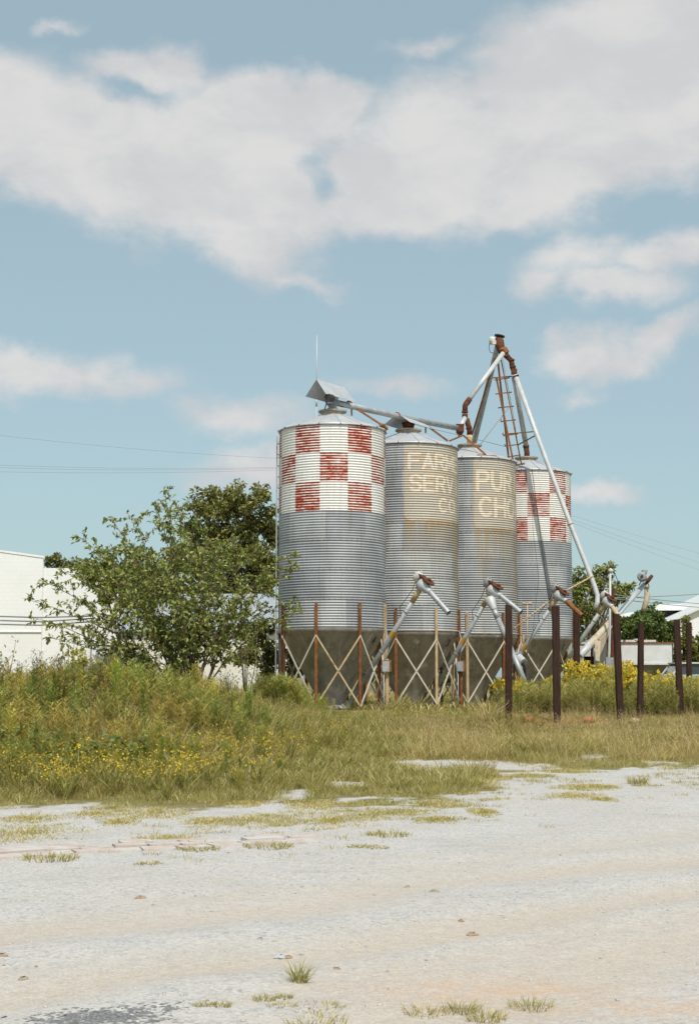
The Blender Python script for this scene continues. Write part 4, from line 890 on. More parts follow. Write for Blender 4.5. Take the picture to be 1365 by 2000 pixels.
def ribbons(P0, D, L, W, bend, C, g):
    """grass-like ribbons of three tapering steps"""
    n = len(P0); D = norm(D); L = np.broadcast_to(L, n)[:, None]; W = np.broadcast_to(W, n)[:, None]
    a = g.uniform(0, 2*PI, n); S = np.stack([np.cos(a), np.sin(a), np.zeros(n)], 1)
    lean = np.stack([D[:, 0], D[:, 1], np.zeros(n)], 1) + 1e-3*g.normal(size=(n, 3)); lean[:, 2] = 0; lean = norm(lean)
    bend = np.broadcast_to(bend, n)[:, None]
    p1 = P0 + D*L*.45 + lean*L*bend*.12; p2 = P0 + D*L*.8 + lean*L*bend*.42 - np.array([0,0,1.])*L*bend*.12; p3 = P0 + D*L + lean*L*bend*.8 - np.array([0,0,1.])*L*bend*.38
    V = np.stack([P0-S*W/2, P0+S*W/2, p1-S*W*.42, p1+S*W*.42, p2-S*W*.25, p2+S*W*.25, p3], 1)
    T = np.array([[0,1,3],[0,3,2],[2,3,5],[2,5,4],[4,5,6]])[None] + 7*np.arange(n)[:, None, None]
    return V.reshape(-1, 3), T.reshape(-1, 3), np.repeat(C, 7, 0)
def joinp(parts):
    o = 0; V = []; T = []; C = []
    for v, t, c in parts: V.append(v); T.append(t+o); C.append(c); o += len(v)
    return np.concatenate(V), np.concatenate(T), np.concatenate(C)
def scatter(protos, X, Yv, S, g, jit=.12, zoff=-.02, tint=None):
    n = len(X); which = g.integers(0, len(protos), n); out = []; Zv = gz(X, Yv) + zoff
    for k, (V, T, C) in enumerate(protos):
        q = np.where(which == k)[0]
        if not len(q): continue
        a = g.uniform(0, 2*PI, len(q)); ca, sa = np.cos(a)[:, None], np.sin(a)[:, None]; s = S[q][:, None]
        v = np.stack([(V[None,:,0]*ca - V[None,:,1]*sa)*s + X[q][:, None], (V[None,:,0]*sa + V[None,:,1]*ca)*s + Yv[q][:, None], V[None,:,2]*s + Zv[q][:, None]], -1)
        c = C[None]*(1 + g.normal(size=(len(q), 1, 1))*jit)
        if tint is not None: c = c*tint[q][:, None, :]
        t = T[None] + len(V)*np.arange(len(q))[:, None, None]
        out.append((v.reshape(-1, 3), t.reshape(-1, 3), np.clip(c, .004, .9).reshape(-1, 3)))
    return joinp(out)
G_OLIVE = np.array([[.30,.275,.08],[.35,.31,.105],[.25,.24,.075],[.41,.355,.14],[.33,.32,.10]])
G_DRY = np.array([[.66,.53,.28],[.58,.46,.23],[.72,.61,.37],[.50,.41,.19],[.46,.39,.16]])
G_DEEP = np.array([[.16,.22,.07],[.20,.25,.08],[.13,.18,.06],[.25,.28,.10]])
YEL = np.array([[.68,.48,.05],[.60,.42,.04],[.72,.54,.09],[.54,.38,.06]])
GOLD = np.array([[.78,.58,.06],[.70,.52,.06],[.82,.65,.12],[.62,.50,.09]])

def proto_feather(g, h=1., n=90, pal=G_OLIVE):       # feathery many-branched weed
    ns = int(g.integers(2, 5)); parts = []
    for q in range(ns):
        az_ = g.uniform(0, 2*PI); le = g.uniform(.02, .22); top = np.array([math.cos(az_)*le, math.sin(az_)*le, g.uniform(.75, 1.)])*h
        parts.append(ribbons(np.zeros((1, 3)), top[None], np.linalg.norm(top), .016, .1, pal[[3]]*.8, g))
        m = n//ns; t = .12 + .88*g.random(m)**.8; P = top[None]*t[:, None]
        a = g.uniform(0, 2*PI, m); up = g.uniform(.5, 1.4, m); D = np.stack([np.cos(a), np.sin(a), up], 1)
        L = h*(.10 + .20*(1-t))*g.uniform(.6, 1.3, m)
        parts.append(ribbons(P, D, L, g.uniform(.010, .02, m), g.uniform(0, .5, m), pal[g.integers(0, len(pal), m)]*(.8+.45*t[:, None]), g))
    return joinp(parts)
def proto_goldenrod(g, h=1., rich=1.):
    parts = []
    for q in range(int(g.integers(2, 5))):
        az_ = g.uniform(0, 2*PI); le = g.uniform(.03, .26); hh = h*g.uniform(.75, 1.); top = np.array([math.cos(az_)*le, math.sin(az_)*le, 1.])*hh
        parts.append(ribbons(np.zeros((1, 3)), top[None], hh, .016, .05, G_OLIVE[[0]], g))
        m = 26; t = g.uniform(.1, .8, m); a = g.uniform(0, 2*PI, m); D = np.stack([np.cos(a), np.sin(a), g.uniform(.2, 1.2, m)], 1)
        parts.append(ribbons(top[None]*t[:, None], D, .13*h, .02, .6, G_OLIVE[g.integers(0, 5, m)], g))
        for b in range(int(9*rich)):
            a = g.uniform(0, 2*PI); t0 = g.uniform(.72, 1.0); Lb = h*.24*(1.25-t0)*g.uniform(.8, 1.8); k = 16
            u = np.linspace(0, 1, k); dx = u*Lb; dz = Lb*(.75*u - .55*u*u)
            P = top[None]*t0 + np.stack([math.cos(a)*dx, math.sin(a)*dx, dz], 1) + g.normal(size=(k, 3))*.014
            D = g.normal(size=(k, 3))*.6 + np.array([0, 0, 1.])
            parts.append(leaf_cloud(P, D, g.uniform(.03, .055, k), g.uniform(.02, .036, k), GOLD, g))
    return joinp(parts)
def proto_daisyweed(g, h=.45):                        # low bushy plant dotted with small yellow flowers
    m = 26; a = g.uniform(0, 2*PI, m); D = np.stack([np.cos(a), np.sin(a), g.uniform(1., 4., m)], 1); D = norm(D); L = h*g.uniform(.6, 1.05, m)
    parts = [ribbons(np.zeros((m, 3)), D, L, .012, .15, G_OLIVE[g.integers(0, 5, m)], g)]
    k = 40; i = g.integers(0, m, k); t = g.uniform(.2, .9, k); P = D[i]*(L[i]*t)[:, None]; b = g.uniform(0, 2*PI, k)
    parts.append(ribbons(P, np.stack([np.cos(b), np.sin(b), g.uniform(.4, 1.5, k)], 1), .10*h/.45, .011, .4, G_OLIVE[g.integers(0, 5, k)], g))
    tips = np.concatenate([D*L[:, None]]*2) + g.normal(size=(2*m, 3))*.02
    keep = g.random(2*m) < .7; tips = tips[keep]
    parts.append(leaf_cloud(tips, g.normal(size=tips.shape)*.5 + np.array([0,-.3,.6]), .028, .028, YEL, g))
    return joinp(parts)
def proto_leafy(g, h=.5, pal=G_DEEP, n=70, lw=.05):
    m = 9; a = g.uniform(0, 2*PI, m); D = norm(np.stack([np.cos(a), np.sin(a), g.uniform(.8, 3., m)], 1)); L = h*g.uniform(.6, 1., m)
    parts = [ribbons(np.zeros((m, 3)), D, L, .014, .1, pal[g.integers(0, len(pal), m)], g)]
    i = g.integers(0, m, n); t = g.uniform(.2, 1, n); P = D[i]*(L[i]*t)[:, None]; b = g.uniform(0, 2*PI, n)
    parts.append(leaf_cloud(P, np.stack([np.cos(b), np.sin(b), g.uniform(-.3, .8, n)], 1), g.uniform(.05, .11, n), lw, pal, g))
    return joinp(parts)
def proto_stalk(g, h=1.2):                            # brown dead stalk with seed head
    top = np.array([g.normal()*.07, g.normal()*.07, 1.])*h; brown = np.array([[.13,.085,.045],[.17,.12,.06],[.10,.06,.035]])
    parts = [ribbons(np.zeros((1, 3)), top[None], h, .016, .05, brown[[0]], g)]
    m = 22; t = g.uniform(.35, 1, m); a = g.uniform(0, 2*PI, m)
    parts.append(ribbons(top[None]*t[:, None], np.stack([np.cos(a), np.sin(a), g.uniform(.8, 2., m)], 1), h*.13, .011, .3, brown[g.integers(0, 3, m)], g))
    m = 40; t = g.uniform(.4, 1, m); P = top[None]*t[:, None] + g.normal(size=(m, 3))*.04
    parts.append(leaf_cloud(P, g.normal(size=(m, 3)) + np.array([0,0,.6]), .045, .02, np.array([[.17,.15,.06],[.20,.15,.08],[.14,.13,.05]]), g))
    return joinp(parts)
def proto_tuft(g, n=46, h=.3, w=.012, spread=.09, pal=None, dry=.5):
    a = g.uniform(0, 2*PI, n); r = spread*np.sqrt(g.random(n)); P = np.stack([np.cos(a)*r, np.sin(a)*r, np.zeros(n)], 1)
    b = a + g.normal(size=n)*.8; D = np.stack([np.cos(b), np.sin(b), g.uniform(1.1, 5, n)], 1)
    isd = g.random(n) < dry; C = np.where(isd[:, None], G_DRY[g.integers(0, 5, n)], G_OLIVE[g.integers(0, 5, n)])
    return ribbons(P, D, h*g.uniform(.45, 1.1, n), w*g.uniform(.6, 1.3, n), g.uniform(.1, .9, n), C, g)

def region(n, x0, x1, y0, y1, fn, g):                 # rejection sampling of points by a density function
    X = g.uniform(x0, x1, n); Yv = g.uniform(y0, y1, n); keep = g.random(n) < fn(X, Yv); return X[keep], Yv[keep]
def infr(X, Yv, m=4.): return (np.abs(X) < Yv*.245 + m)
def clear(X, Yv):                                      # nothing grows through the hoppers' feet
    ok = np.ones(len(X))
    for cx, cy in SILOS: ok = ok*(np.hypot(X-cx, Yv-cy) > .45)
    return ok
g = np.random.default_rng(5)
def leftness(X, Yv): return 1 - sst(-2.6, -.4, X - .07*(Yv-24)*0)
stuff = []
def mk(name, parts, label, cat, mat=M_GRASS):
    V, T, C = joinp(parts) if isinstance(parts, list) else parts
    o = np_mesh(name, V, T, mat, C); return tag(o, label, cat, kind='stuff')
# short and mid grass over all the overgrown ground, drier to the right
tufts_s = [proto_tuft(g, 24, .13, .010, .16, dry=.45) for _ in range(7)]
tufts_d = [proto_tuft(g, 40, .42, .0085, .24, dry=.80) for _ in range(8)]
tufts_g = [proto_tuft(g, 34, .30, .010, .20, dry=.28) for _ in range(7)]
X, Yv = region(60000, -12, 15, 17, 40, lambda x, y: infr(x, y)*sst(.15, .9, veg(x, y))*.5*clear(x, y), g)
def grow(x, y): return .22 + .78*sst(-.2, 3.2, y - edge_y(x) + (fbm(x*1.4+60, y*1.4)-.5)*2.5)
p1 = scatter(tufts_s, X, Yv, g.uniform(.5, 1.4, len(X))*grow(X, Yv), g)
X, Yv = region(34000, -9, 12, 13, 27, lambda x, y: infr(x, y)*np.exp(-np.maximum(edge_y(x)+.3-y, 0)/1.9)*sst(.47, .66, fbm(x*1.4+31, y*2.0+7, 3))*.85, g)
p0 = scatter(tufts_s, X, Yv, g.uniform(.3, .75, len(X)), g)
def f_dry(x, y): return infr(x, y)*sst(.5, 1, veg(x, y))*sst(-.5, 2.2, x + (fbm(x*.7, y*.7)-.5)*3 - 1.2*sst(30, 22, y))*sst(.3, .6, fbm(x*1.3+9, y*1.1))*clear(x, y)
X, Yv = region(15000, -2, 15, 20, 38, f_dry, g)
p2 = scatter(tufts_d, X, Yv, g.uniform(.5, 1.15, len(X))*(.45+.55*sst(26, 28.5, Yv))*grow(X, Yv)*(1-.5*sst(29, 31.5, Yv))*(1-.6*sst(31.5, 34.5, Yv)*(1-sst(2.6, 3.6, X))), g, tint=np.where(fbm(X*.5+20, Yv*.9)[:, None] > .55, np.array([.88,.92,.8]), np.array([1.06,1.03,1.])))
X, Yv = region(22000, -12, 4, 18, 40, lambda x, y: infr(x, y)*sst(.4, 1, veg(x, y))*(.25+.75*(1-sst(-2, 3, x)))*sst(.3, .6, fbm(x*1.1+3, y*1.1+8)), g)
p3 = scatter(tufts_g, X, Yv, g.uniform(.6, 1.2, len(X))*grow(X, Yv)*(1-.6*sst(32, 35, Yv)*sst(-2.6, -1.2, X)), g)
def proto_seed(g, h=.6):
    m = 12; a = g.uniform(0, 2*PI, m); D = norm(np.stack([np.cos(a), np.sin(a), g.uniform(2.5, 8, m)], 1)); L = h*g.uniform(.6, 1.1, m); P = np.stack([g.normal(size=m)*.12, g.normal(size=m)*.12, np.zeros(m)], 1)
    parts = [ribbons(P, D, L, .006, .15, G_DRY[g.integers(0, 5, m)], g)]
    k = 70; i = g.integers(0, m, k); parts.append(leaf_cloud(P[i] + D[i]*(L[i]*g.uniform(.72, 1.02, k))[:, None] + g.normal(size=(k, 3))*.012, D[i] + g.normal(size=(k, 3))*.5, .035, .011, np.array([[.46,.33,.19],[.55,.42,.26],[.38,.26,.15]]), g))
    return joinp(parts)
seeds = [proto_seed(g) for _ in range(5)]
X, Yv = region(3600, -2, 14, 22, 37, lambda x, y: f_dry(x, y)*.8, g); p4 = scatter(seeds, X, Yv, g.uniform(.6, 1.2, len(X))*(.45+.55*sst(26, 28.5, Yv))*(1-.4*sst(29, 31.5, Yv))*(1-.6*sst(31.5, 34.5, Yv)*(1-sst(2.6, 3.6, X))), g)
far_t = [proto_tuft(g, 16, .32, .03, .35, dry=.5) for _ in range(5)]
X, Yv = region(9000, -22, 26, 37, 75, lambda x, y: (np.abs(x) < y*.245+6)*clear(x, y), g); p5 = scatter(far_t, X, Yv, g.uniform(.5, 1.2, len(X)), g)
mk('grass', [p0, p1, p2, p3, p4, p5], 'olive and straw coloured grass covering the ground round the silos', 'grass')
# weeds on the left bank: taller toward the back
def fall(x): return 1 - .62*sst(-3.6, .2, x)
def bank(x, y): return infr(x, y, 1.)*sst(.7, 1, veg(x, y))*(1 - sst(-3.4, .9, x + (fbm(x, y)-.5)*2.6))*clear(x, y)
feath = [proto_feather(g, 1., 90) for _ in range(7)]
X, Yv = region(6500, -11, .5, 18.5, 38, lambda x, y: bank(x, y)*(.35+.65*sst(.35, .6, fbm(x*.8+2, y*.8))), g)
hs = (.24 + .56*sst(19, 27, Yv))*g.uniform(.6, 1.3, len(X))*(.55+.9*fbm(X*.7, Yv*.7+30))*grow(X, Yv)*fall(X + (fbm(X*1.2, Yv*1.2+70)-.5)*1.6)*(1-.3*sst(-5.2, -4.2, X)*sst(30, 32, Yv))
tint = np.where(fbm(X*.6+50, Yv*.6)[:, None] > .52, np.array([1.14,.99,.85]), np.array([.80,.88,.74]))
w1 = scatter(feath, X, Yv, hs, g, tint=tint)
big = [proto_feather(g, 1., 230) for _ in range(5)]
X, Yv = region(420, -11, .2, 20, 36, lambda x, y: bank(x, y)*.5, g); w1b = scatter(big, X, Yv, g.uniform(.55, 1.0, len(X))*(.7+.5*sst(20, 27, Yv))*fall(X)*(1-.3*sst(-5.2, -4.2, X)*sst(30, 32, Yv)), g, jit=.22, tint=np.where(g.random((len(X), 1)) > .5, np.array([.75,.94,.72]), np.array([1.12,1.06,.85])))
stalk = [proto_stalk(g) for _ in range(5)]
X, Yv = region(700, -11, -2.0, 27, 37, lambda x, y: bank(x, y)*.55, g); X2, Y2 = region(2200, -11, 0, 20, 36, lambda x, y: bank(x, y)*.6, g); straw = [proto_tuft(g, 26, .8, .009, .2, dry=1.) for _ in range(5)]; w6 = scatter(straw, X2, Y2, g.uniform(.5, 1.1, len(X2))*(.5+.5*sst(19, 27, Y2))*fall(X2)*grow(X2, Y2), g)
w2 = scatter(stalk, X, Yv, g.uniform(.55, 1.05, len(X))*(1-.3*sst(-5.2, -4.2, X)), g)
leafy = [proto_leafy(g) for _ in range(5)]
X, Yv = region(1800, -11, -3, 21, 31, lambda x, y: bank(x, y)*sst(.45, .6, fbm(x*.5+7, y*.5+1))*(1-sst(-7.5, -5.5, x)+.15), g); w3 = scatter(leafy, X, Yv, g.uniform(.8, 1.5, len(X)), g)
X, Yv = region(1200, -3, 7, 31, 43, lambda x, y: clear(x, y)*sst(.5, .7, fbm(x*.8+2, y*.8+4))*.5, g); w4 = scatter(feath, X, Yv, g.uniform(.25, .55, len(X)), g)
X, Yv = region(3000, 2.9, 11.5, 34.3, 39.5, lambda x, y: infr(x, y)*sst(0, .6, x - 3.3 - .1*(y-33) + (fbm(x, y)-.5))*(.3+.7*sst(.35,.6,fbm(x*.9, y*.9+11))), g); w5 = scatter(feath, X, Yv, g.uniform(.45, .95, len(X)), g)
X, Yv = region(420, -2.3, -.55, 35.6, 38.3, lambda x, y: clear(x, y)*(1-.8*sst(-1.3, -.7, x)), g); w7 = scatter(feath, X, Yv, g.uniform(.55, 1.05, len(X))*(1-.45*sst(-1.5, -.8, X)), g, tint=np.where(g.random((len(X), 1)) > .5, np.array([.8,.95,.8]), np.array([1.1,1.1,.9])))
mk('weeds', [w7, w1, w1b, w6, w2, w3, w4, w5], 'feathery olive green weeds growing thick on the bank and round the posts', 'weeds')
gold = [proto_goldenrod(g, 1.) for _ in range(6)]
X, Yv = region(560, 5., 14, 35.8, 43, lambda x, y: infr(x, y)*(.25+.75*sst(.35,.6,fbm(x*.8+5, y*.8)))*sst(0, .5, x - 5.0 - .16*(y-36))*(.45 + .55*sst(6., 7., x - .14*(y-36))), g)
Xf, Yf = region(1200, 5., 14, 36, 43, lambda x, y: infr(x, y)*sst(0, .5, x - 5.2 - .16*(y-36)), g); gfe = scatter(feath, Xf, Yf, g.uniform(.7, 1.15, len(Xf))*(1.1-.3*sst(7.0, 8.4, Xf - .16*(Yf-38))), g)
mk('goldenrod', [gfe, scatter(gold, X, Yv, g.uniform(.62, 1.05, len(X))*(1.32-.36*sst(7.0, 8.4, X - .16*(Yv-38))), g)], 'mass of yellow goldenrod in bloom behind the dark posts', 'goldenrod')
dais = [proto_daisyweed(g) for _ in range(5)]
dp = []
for (px, py, sx_, sy_, n_) in ((240, 1512, .8, .5, 34), (420, 1470, .35, .7, 11), (110, 1530, .4, .4, 9), (320, 1525, .35, .4, 9), (540, 1470, .25, .5, 5), (20, 1510, .3, .4, 6), (190, 1440, .5, 1., 6), (640, 1430, .2, .5, 3), (270, 1480, .9, 1.0, 6)):
    c = ground(px, py+25); dp.append((c.x + g.normal(size=n_)*sx_, np.maximum(c.y + g.normal(size=n_)*sy_, edge_y(c.x)+.4)))
X = np.concatenate([q[0] for q in dp]); Yv = np.concatenate([q[1] for q in dp])
mk('wildflowers', scatter(dais, X, Yv, g.uniform(.7, 1.25, len(X)), g, zoff=.02), 'low wild plants dotted with small yellow flowers along the gravel edge', 'wildflowers')

# single plants one can pick out
def plant(name, proto, px, py, sc, lab, cat, grp, Y=None, mat=M_GRASS):
    if Y is None: b = ground(px, py)
    else: x = at(px, py, Y).x; b = Vector((x, Y, gzf(x, Y)))
    V, T, C = proto; o = np_mesh(name, V*sc, T, mat, C); o.location = (b.x, b.y, b.z-.01); return tag(o, lab, cat, grp)
for i, (px, Y, sc, lab) in enumerate(((143, 31.5, 1.25, 'tall goldenrod with pale plume, leftmost of the tall goldenrods on the bank'), (222, 29, 1.15, 'broad goldenrod clump in front of the leafy shrub on the left bank'), (255, 29.5, .95, 'smaller goldenrod clump right beside the broad one on the bank'), (190, 30, .8, 'short goldenrod between two taller clumps on the left bank'))):
    V, T, C = joinp([proto_goldenrod(g, 1.), proto_feather(g, .8, 60)])
    C = np.where((C[:, [0]] > .4), C*np.array([.62,.72,1.0]), C)
    plant('goldenrod_plant', (V, T, C), px, 1400, sc, lab, 'goldenrod', 'goldenrod plants on the left bank', Y)
for i, (px, Y, sc, lab) in enumerate(((975, 33.8, .95, 'tall green weed with yellow tips left of the dark post before the third silo'), (1012, 34.2, .9, 'tall green weed with yellow tips right of the dark post before the third silo'), (1103, 38.6, 1.0, 'bright goldenrod just in front of the farthest silo hopper'), (1072, 38.9, .95, 'bright goldenrod left of the others, by the farthest silo'))):
    plant('goldenrod_plant', joinp([proto_goldenrod(g, 1., .8 if i < 2 else 1.2), proto_feather(g, .8, 60)]), px, 1400, sc, lab, 'goldenrod', 'goldenrod plants by the posts', Y)
# pale dead grass fan and dead stalk by the posts
plant('dry_grass_clump', proto_tuft(g, 130, .75, .012, .16, dry=1.), 955, 1400, 1., 'pale dry fanning grass clump left of the nearest dark post', 'grass clump', None, 32.8)
V, T, C = proto_stalk(g, 1.); plant('dead_stalk', (V, T, np.clip(C*3.2, 0, .6)), 1049, 1400, .95, 'pale dead stalk standing between two dark posts', 'plant', None, 33.5)
for i, (px, Y) in enumerate(((775, 38.2), (812, 39.6), (760, 38.0))):
    plant('dry_grass_clump', proto_tuft(g, 60, .7, .02, .14, dry=.7), px, 1400, .9, ['arching tall grass right of the pale tan post by the nearest silo', 'arching tall grass below the hopper of the second silo', 'arching tall grass at the foot of the pale tan post'][i], 'grass clump', 'tall grass under the silos', Y)
# grass tufts and mats on the gravel
TUFTS = [(585, 1918, .17, .045, .4, 'upright green tuft alone on the gravel at the bottom centre'), (828, 1981, .10, .14, .75, 'flat straw tuft at the left end of the bottom right clumps'), (900, 1977, .13, .11, .5, 'bushy tuft in the middle of the bottom right clumps'), (950, 1994, .13, .12, .5, 'tuft nearest the frame edge among the bottom right clumps'),
 (1035, 1971, .13, .14, .35, 'darker green tuft at the right end of the bottom right clumps'), (620, 2000, .10, .2, .7, 'wide straw tuft cut by the bottom edge'), (625, 1969, .06, .18, .7, 'low sparse tuft below the upright green one'), (550, 1966, .06, .1, .7, 'low sparse tuft left of the bottom centre'), (517, 1954, .07, .07, .4, 'tiny green tuft left of the upright one'), (555, 1951, .06, .06, .3, 'tiny dark tuft touching the upright one on its left'),
 (400, 1966, .06, .07, .5, 'tiny tuft right of the dark asphalt patch'), (433, 1967, .06, .06, .5, 'second tiny tuft right of the dark asphalt patch'), (760, 1632, .09, .22, .4, 'green tuft alone on the gravel right of the kerb end'), (100, 1678, .09, .3, .6, 'straw tuft on the gravel in front of the brick kerb'), (525, 1655, .09, .30, .5, 'long low tuft over the right end of the brick kerb'), (390, 1660, .08, .2, .6, 'small tuft in front of the middle of the brick kerb'), (705, 1654, .05, .15, .7, 'small flat tuft left below the lone green tuft'), (736, 1656, .04, .12, .7, 'smallest flat tuft below the lone green tuft'),
 (1246, 1531, .22, .16, .6, 'spiky tuft alone on the gravel at the right'), (290, 1688, .05, .12, .6, 'tiny tuft on the gravel below the brick kerb'), (1265, 1535, .06, .3, .6, 'flat tuft beside the spiky one at the right'), (878, 1600, .06, .2, .8, 'small straw tuft on the gravel right of the grass mats')]
for (px, py, h, sp, dry, lab) in TUFTS:
    k = int(90 + 420*sp); hh = h*(.62 if py > 1800 and h < .16 else .85); plant('grass_tuft', proto_tuft(g, k, hh, .0042 if py > 1800 else .009, min(sp, .24)*(.75 if py > 1800 else 1), dry=dry*.6), px, py, 1., lab, 'grass tuft', 'grass tufts on the gravel')
def mat_patch(rx, ry, h, n, dry):
    a = g.uniform(0, 2*PI, n); r = g.random(n)**.62*(.55+.75*fbm(np.cos(a)*1.5+9, np.sin(a)*1.5+g.uniform(0, 50), 3)); P = np.stack([np.cos(a)*r*rx, np.sin(a)*r*ry, np.zeros(n)], 1)
    b = g.uniform(0, 2*PI, n); D = np.stack([np.cos(b), np.sin(b), g.uniform(.5, 3, n)], 1); isd = g.random(n) < dry
    C = np.where(isd[:, None], G_DRY[g.integers(0, 5, n)], G_OLIVE[g.integers(0, 5, n)]); return ribbons(P, D, h*g.uniform(.4, 1.3, n)*(1.25-.7*r), .0075*g.uniform(.6, 1.3, n), g.uniform(.2, .9, n), C*np.array([1.1,1.08,1.05]), g)
PATCH = [(55, 1628, 115, 22, .6, 'broad green mat at the left edge above the brick kerb'), (60, 1600, 70, 8, .7, 'thin mat above the broad one at the left edge'), (190, 1590, 60, 8, .7, 'thin straw mat left of the gravel opening'), (300, 1588, 90, 12, .7, 'straw mat under the yellow flowers'), (235, 1607, 40, 7, .6, 'small mat in the white gravel at the left'), (400, 1608, 50, 12, .6, 'mat just above the middle of the kerb'), (330, 1637, 60, 8, .7, 'mat touching the kerb on its upper side'), (500, 1603, 80, 14, .6, 'mat between the weeds and the kerb end'), (470, 1570, 60, 10, .55, 'mat behind the kerb near the weeds'),
 (640, 1605, 100, 14, .55, 'green mat in the middle, right of the kerb'), (620, 1575, 70, 14, .7, 'straw mat at the middle below the tall grass'), (760, 1590, 110, 12, .5, 'long green mat in the middle of the gravel edge'), (850, 1602, 40, 6, .5, 'short mat right of the long middle one'), (945, 1588, 30, 9, .45, 'dark round mat at the right end of the middle mats'), (860, 1570, 60, 8, .65, 'thin straw mat above the middle mats'), (1130, 1508, 70, 6, .5, 'long thin green mat on the gravel at the right'), (1150, 1538, 75, 6, .6, 'thin mat on the gravel right, second row'), (1120, 1556, 70, 9, .75, 'pale sparse mat on the gravel right, third row'), (1040, 1516, 50, 5, .6, 'thin mat left of the long green one'), (960, 1520, 80, 9, .6, 'mat at the tip of the middle grass'), (1180, 1562, 25, 4, .6, 'small mat right of the third row')]
for (px, py, rx, ry, dry, lab) in PATCH:
    c = ground(px, py); e = ground(px, py - ry); X_ = rx/F_PX*c.y*1.15; Y_ = max(.22, (e.y - c.y)*1.1)
    plant('grass_mat', mat_patch(X_, Y_, .05, int(min(5000, 700 + 4200*X_*Y_)), dry*.75), px, py, 1., lab, 'grass patch', 'grass mats on the gravel')

# ------------------------------------------------------------------ brick kerb set flush in the gravel
M_BRICK = mottled('kerb_brick', (.50,.40,.345), (.56,.475,.42), 5, (.58,.545,.51), (.44,.58), 3.5, .9)
m = MB(); kp = [ground(px, py) for px, py in ((-60, 1672), (60, 1664), (200, 1658), (330, 1653), (450, 1646), (600, 1639))]
for a, b in zip(kp, kp[1:]):
    d = (b-a); L = d.length; nseg = max(1, int(L/.30)); u = d.normalized(); s = zdir.cross(u)
    for i in range(nseg):
        for r_ in range(3):
            if rnd.random() < .13: continue
            c = a + u*(L*(i+.5+.33*r_)/nseg) + s*(.24*r_ - .24 + rnd.uniform(-.012, .012)); c.z = gzf(c.x, c.y) - .008 + rnd.uniform(-.012, .006)
            m.box(c, (L/nseg - rnd.uniform(.012, .03), .22, .07), Matrix.Rotation(math.atan2(u.y, u.x)+rnd.uniform(-.04, .04), 3, 'Z') @ Matrix.Rotation(rnd.uniform(-.03, .03), 3, 'X'), bev=.02)
tag(m.build('kerb', M_BRICK), kind='structure')
# red clay bank between the posts
m = MB()
V = []; nx_, ny_ = 60, 10
c0 = at(1000, 1424, 32.9).x; c1 = at(1195, 1424, 32.9).x
for i in range(nx_+1):
    for j in range(ny_+1):
        x = c0 + (c1-c0)*i/nx_; y = 32.55 + .9*j/ny_; f = max(0, math.sin(PI*i/nx_))**.5*math.sin(PI*j/ny_)
        V.append((x, y, gzf(x, y) - .03 + f*(.05 + .11*float(fbm(x*3, y*3, 3)))))
m.add(V, [[i*(ny_+1)+j, (i+1)*(ny_+1)+j, (i+1)*(ny_+1)+j+1, i*(ny_+1)+j+1] for i in range(nx_) for j in range(ny_)], 0, True)
M_CLAY = mottled('red_clay', (.34,.13,.055), (.46,.22,.11), 6, (.55,.36,.22), (.6,.72), 5, .95, bump=.6)
tag(m.build('clay_soil', M_CLAY), 'low bank of bare red clay between the dark posts', 'clay', kind='stuff')
for (px, py, s_, lab) in ((1030, 1411, .13, 'pale clay lump left on the red clay bank'), (1150, 1418, .14, 'pale clay lump right on the red clay bank'), (1238, 1422, .12, 'tan lump in dry grass right of the clay bank')):
    c = at(px, py, 32.7); m = MB(); vs = [];
    m.lathe([(.01,s_*.55),(s_*.6,s_*.45),(s_,s_*.1),(s_*.95,-s_*.5),(.01,-s_*.55)], (c.x, 32.7, gzf(c.x, 32.7)+.1), 10, 0, True)
    m.v = [(x+rnd.uniform(-.03,.03), y+rnd.uniform(-.03,.03), z+rnd.uniform(-.02,.02)) for x, y, z in m.v]
    tag(m.build('clay_lump', M_CLAY if px < 1200 else M_TAN, None, (c.x, 32.7, gzf(c.x, 32.7))), lab, 'stone', 'lumps by the posts')

CL = [(275,1755,.05,'brown clod on the gravel below the left end of the kerb'), (848,1742,.045,'flat tan stone in the middle distance of the gravel lot, right of centre'), (922,1827,.05,'reddish brown clod on the gravel right of the centre'), (549,1873,.05,'pale grey stone left of a brown clod above the upright tuft'), (562,1873,.04,'brown clod right of a pale stone above the upright tuft'), (657,1893,.028,'small brown clod right of the upright green tuft'),
      (6,1868,.04,'dark brown clod at the left edge of the gravel'), (47,1914,.04,'tan clod on the gravel near the lower left edge'), (795,1734,.035,'small tan stone beside a flat stone in the gravel'), (900,1801,.03,'small orange clod above the reddish brown one'), (508,1836,.025,'little grey stone left of the lot centre'), (985,1797,.03,'white stone on the gravel right of the centre')]
M_CLOD = mottled('brown_clod', (.34,.24,.17), (.44,.32,.23), 20, (.50,.44,.38), (.55,.7), 30, .95, bump=.6)
for i, (px, py, s_, lab) in enumerate(CL):
    s_ *= .62
    c = ground(px, py); m = MB(); m.lathe([(.01,s_*.55),(s_*.6,s_*.42),(s_,s_*.05),(s_*.9,-s_*.3),(.01,-s_*.3)], (c.x, c.y, c.z+s_*.06), 9, 0, False)
    m.v = [(c.x+(x-c.x)*1.3+rnd.uniform(-.25,.25)*s_, y+rnd.uniform(-.25,.25)*s_, z+rnd.uniform(-.15,.15)*s_) for x, y, z in m.v]
    tag(m.build('stone', M_PIPEW if i in (3, 11) else M_GREY if i == 10 else M_COLLAR if i in (1, 7, 8) else M_CLOD, None, c), lab, 'stone', 'loose stones and clods on the lot')

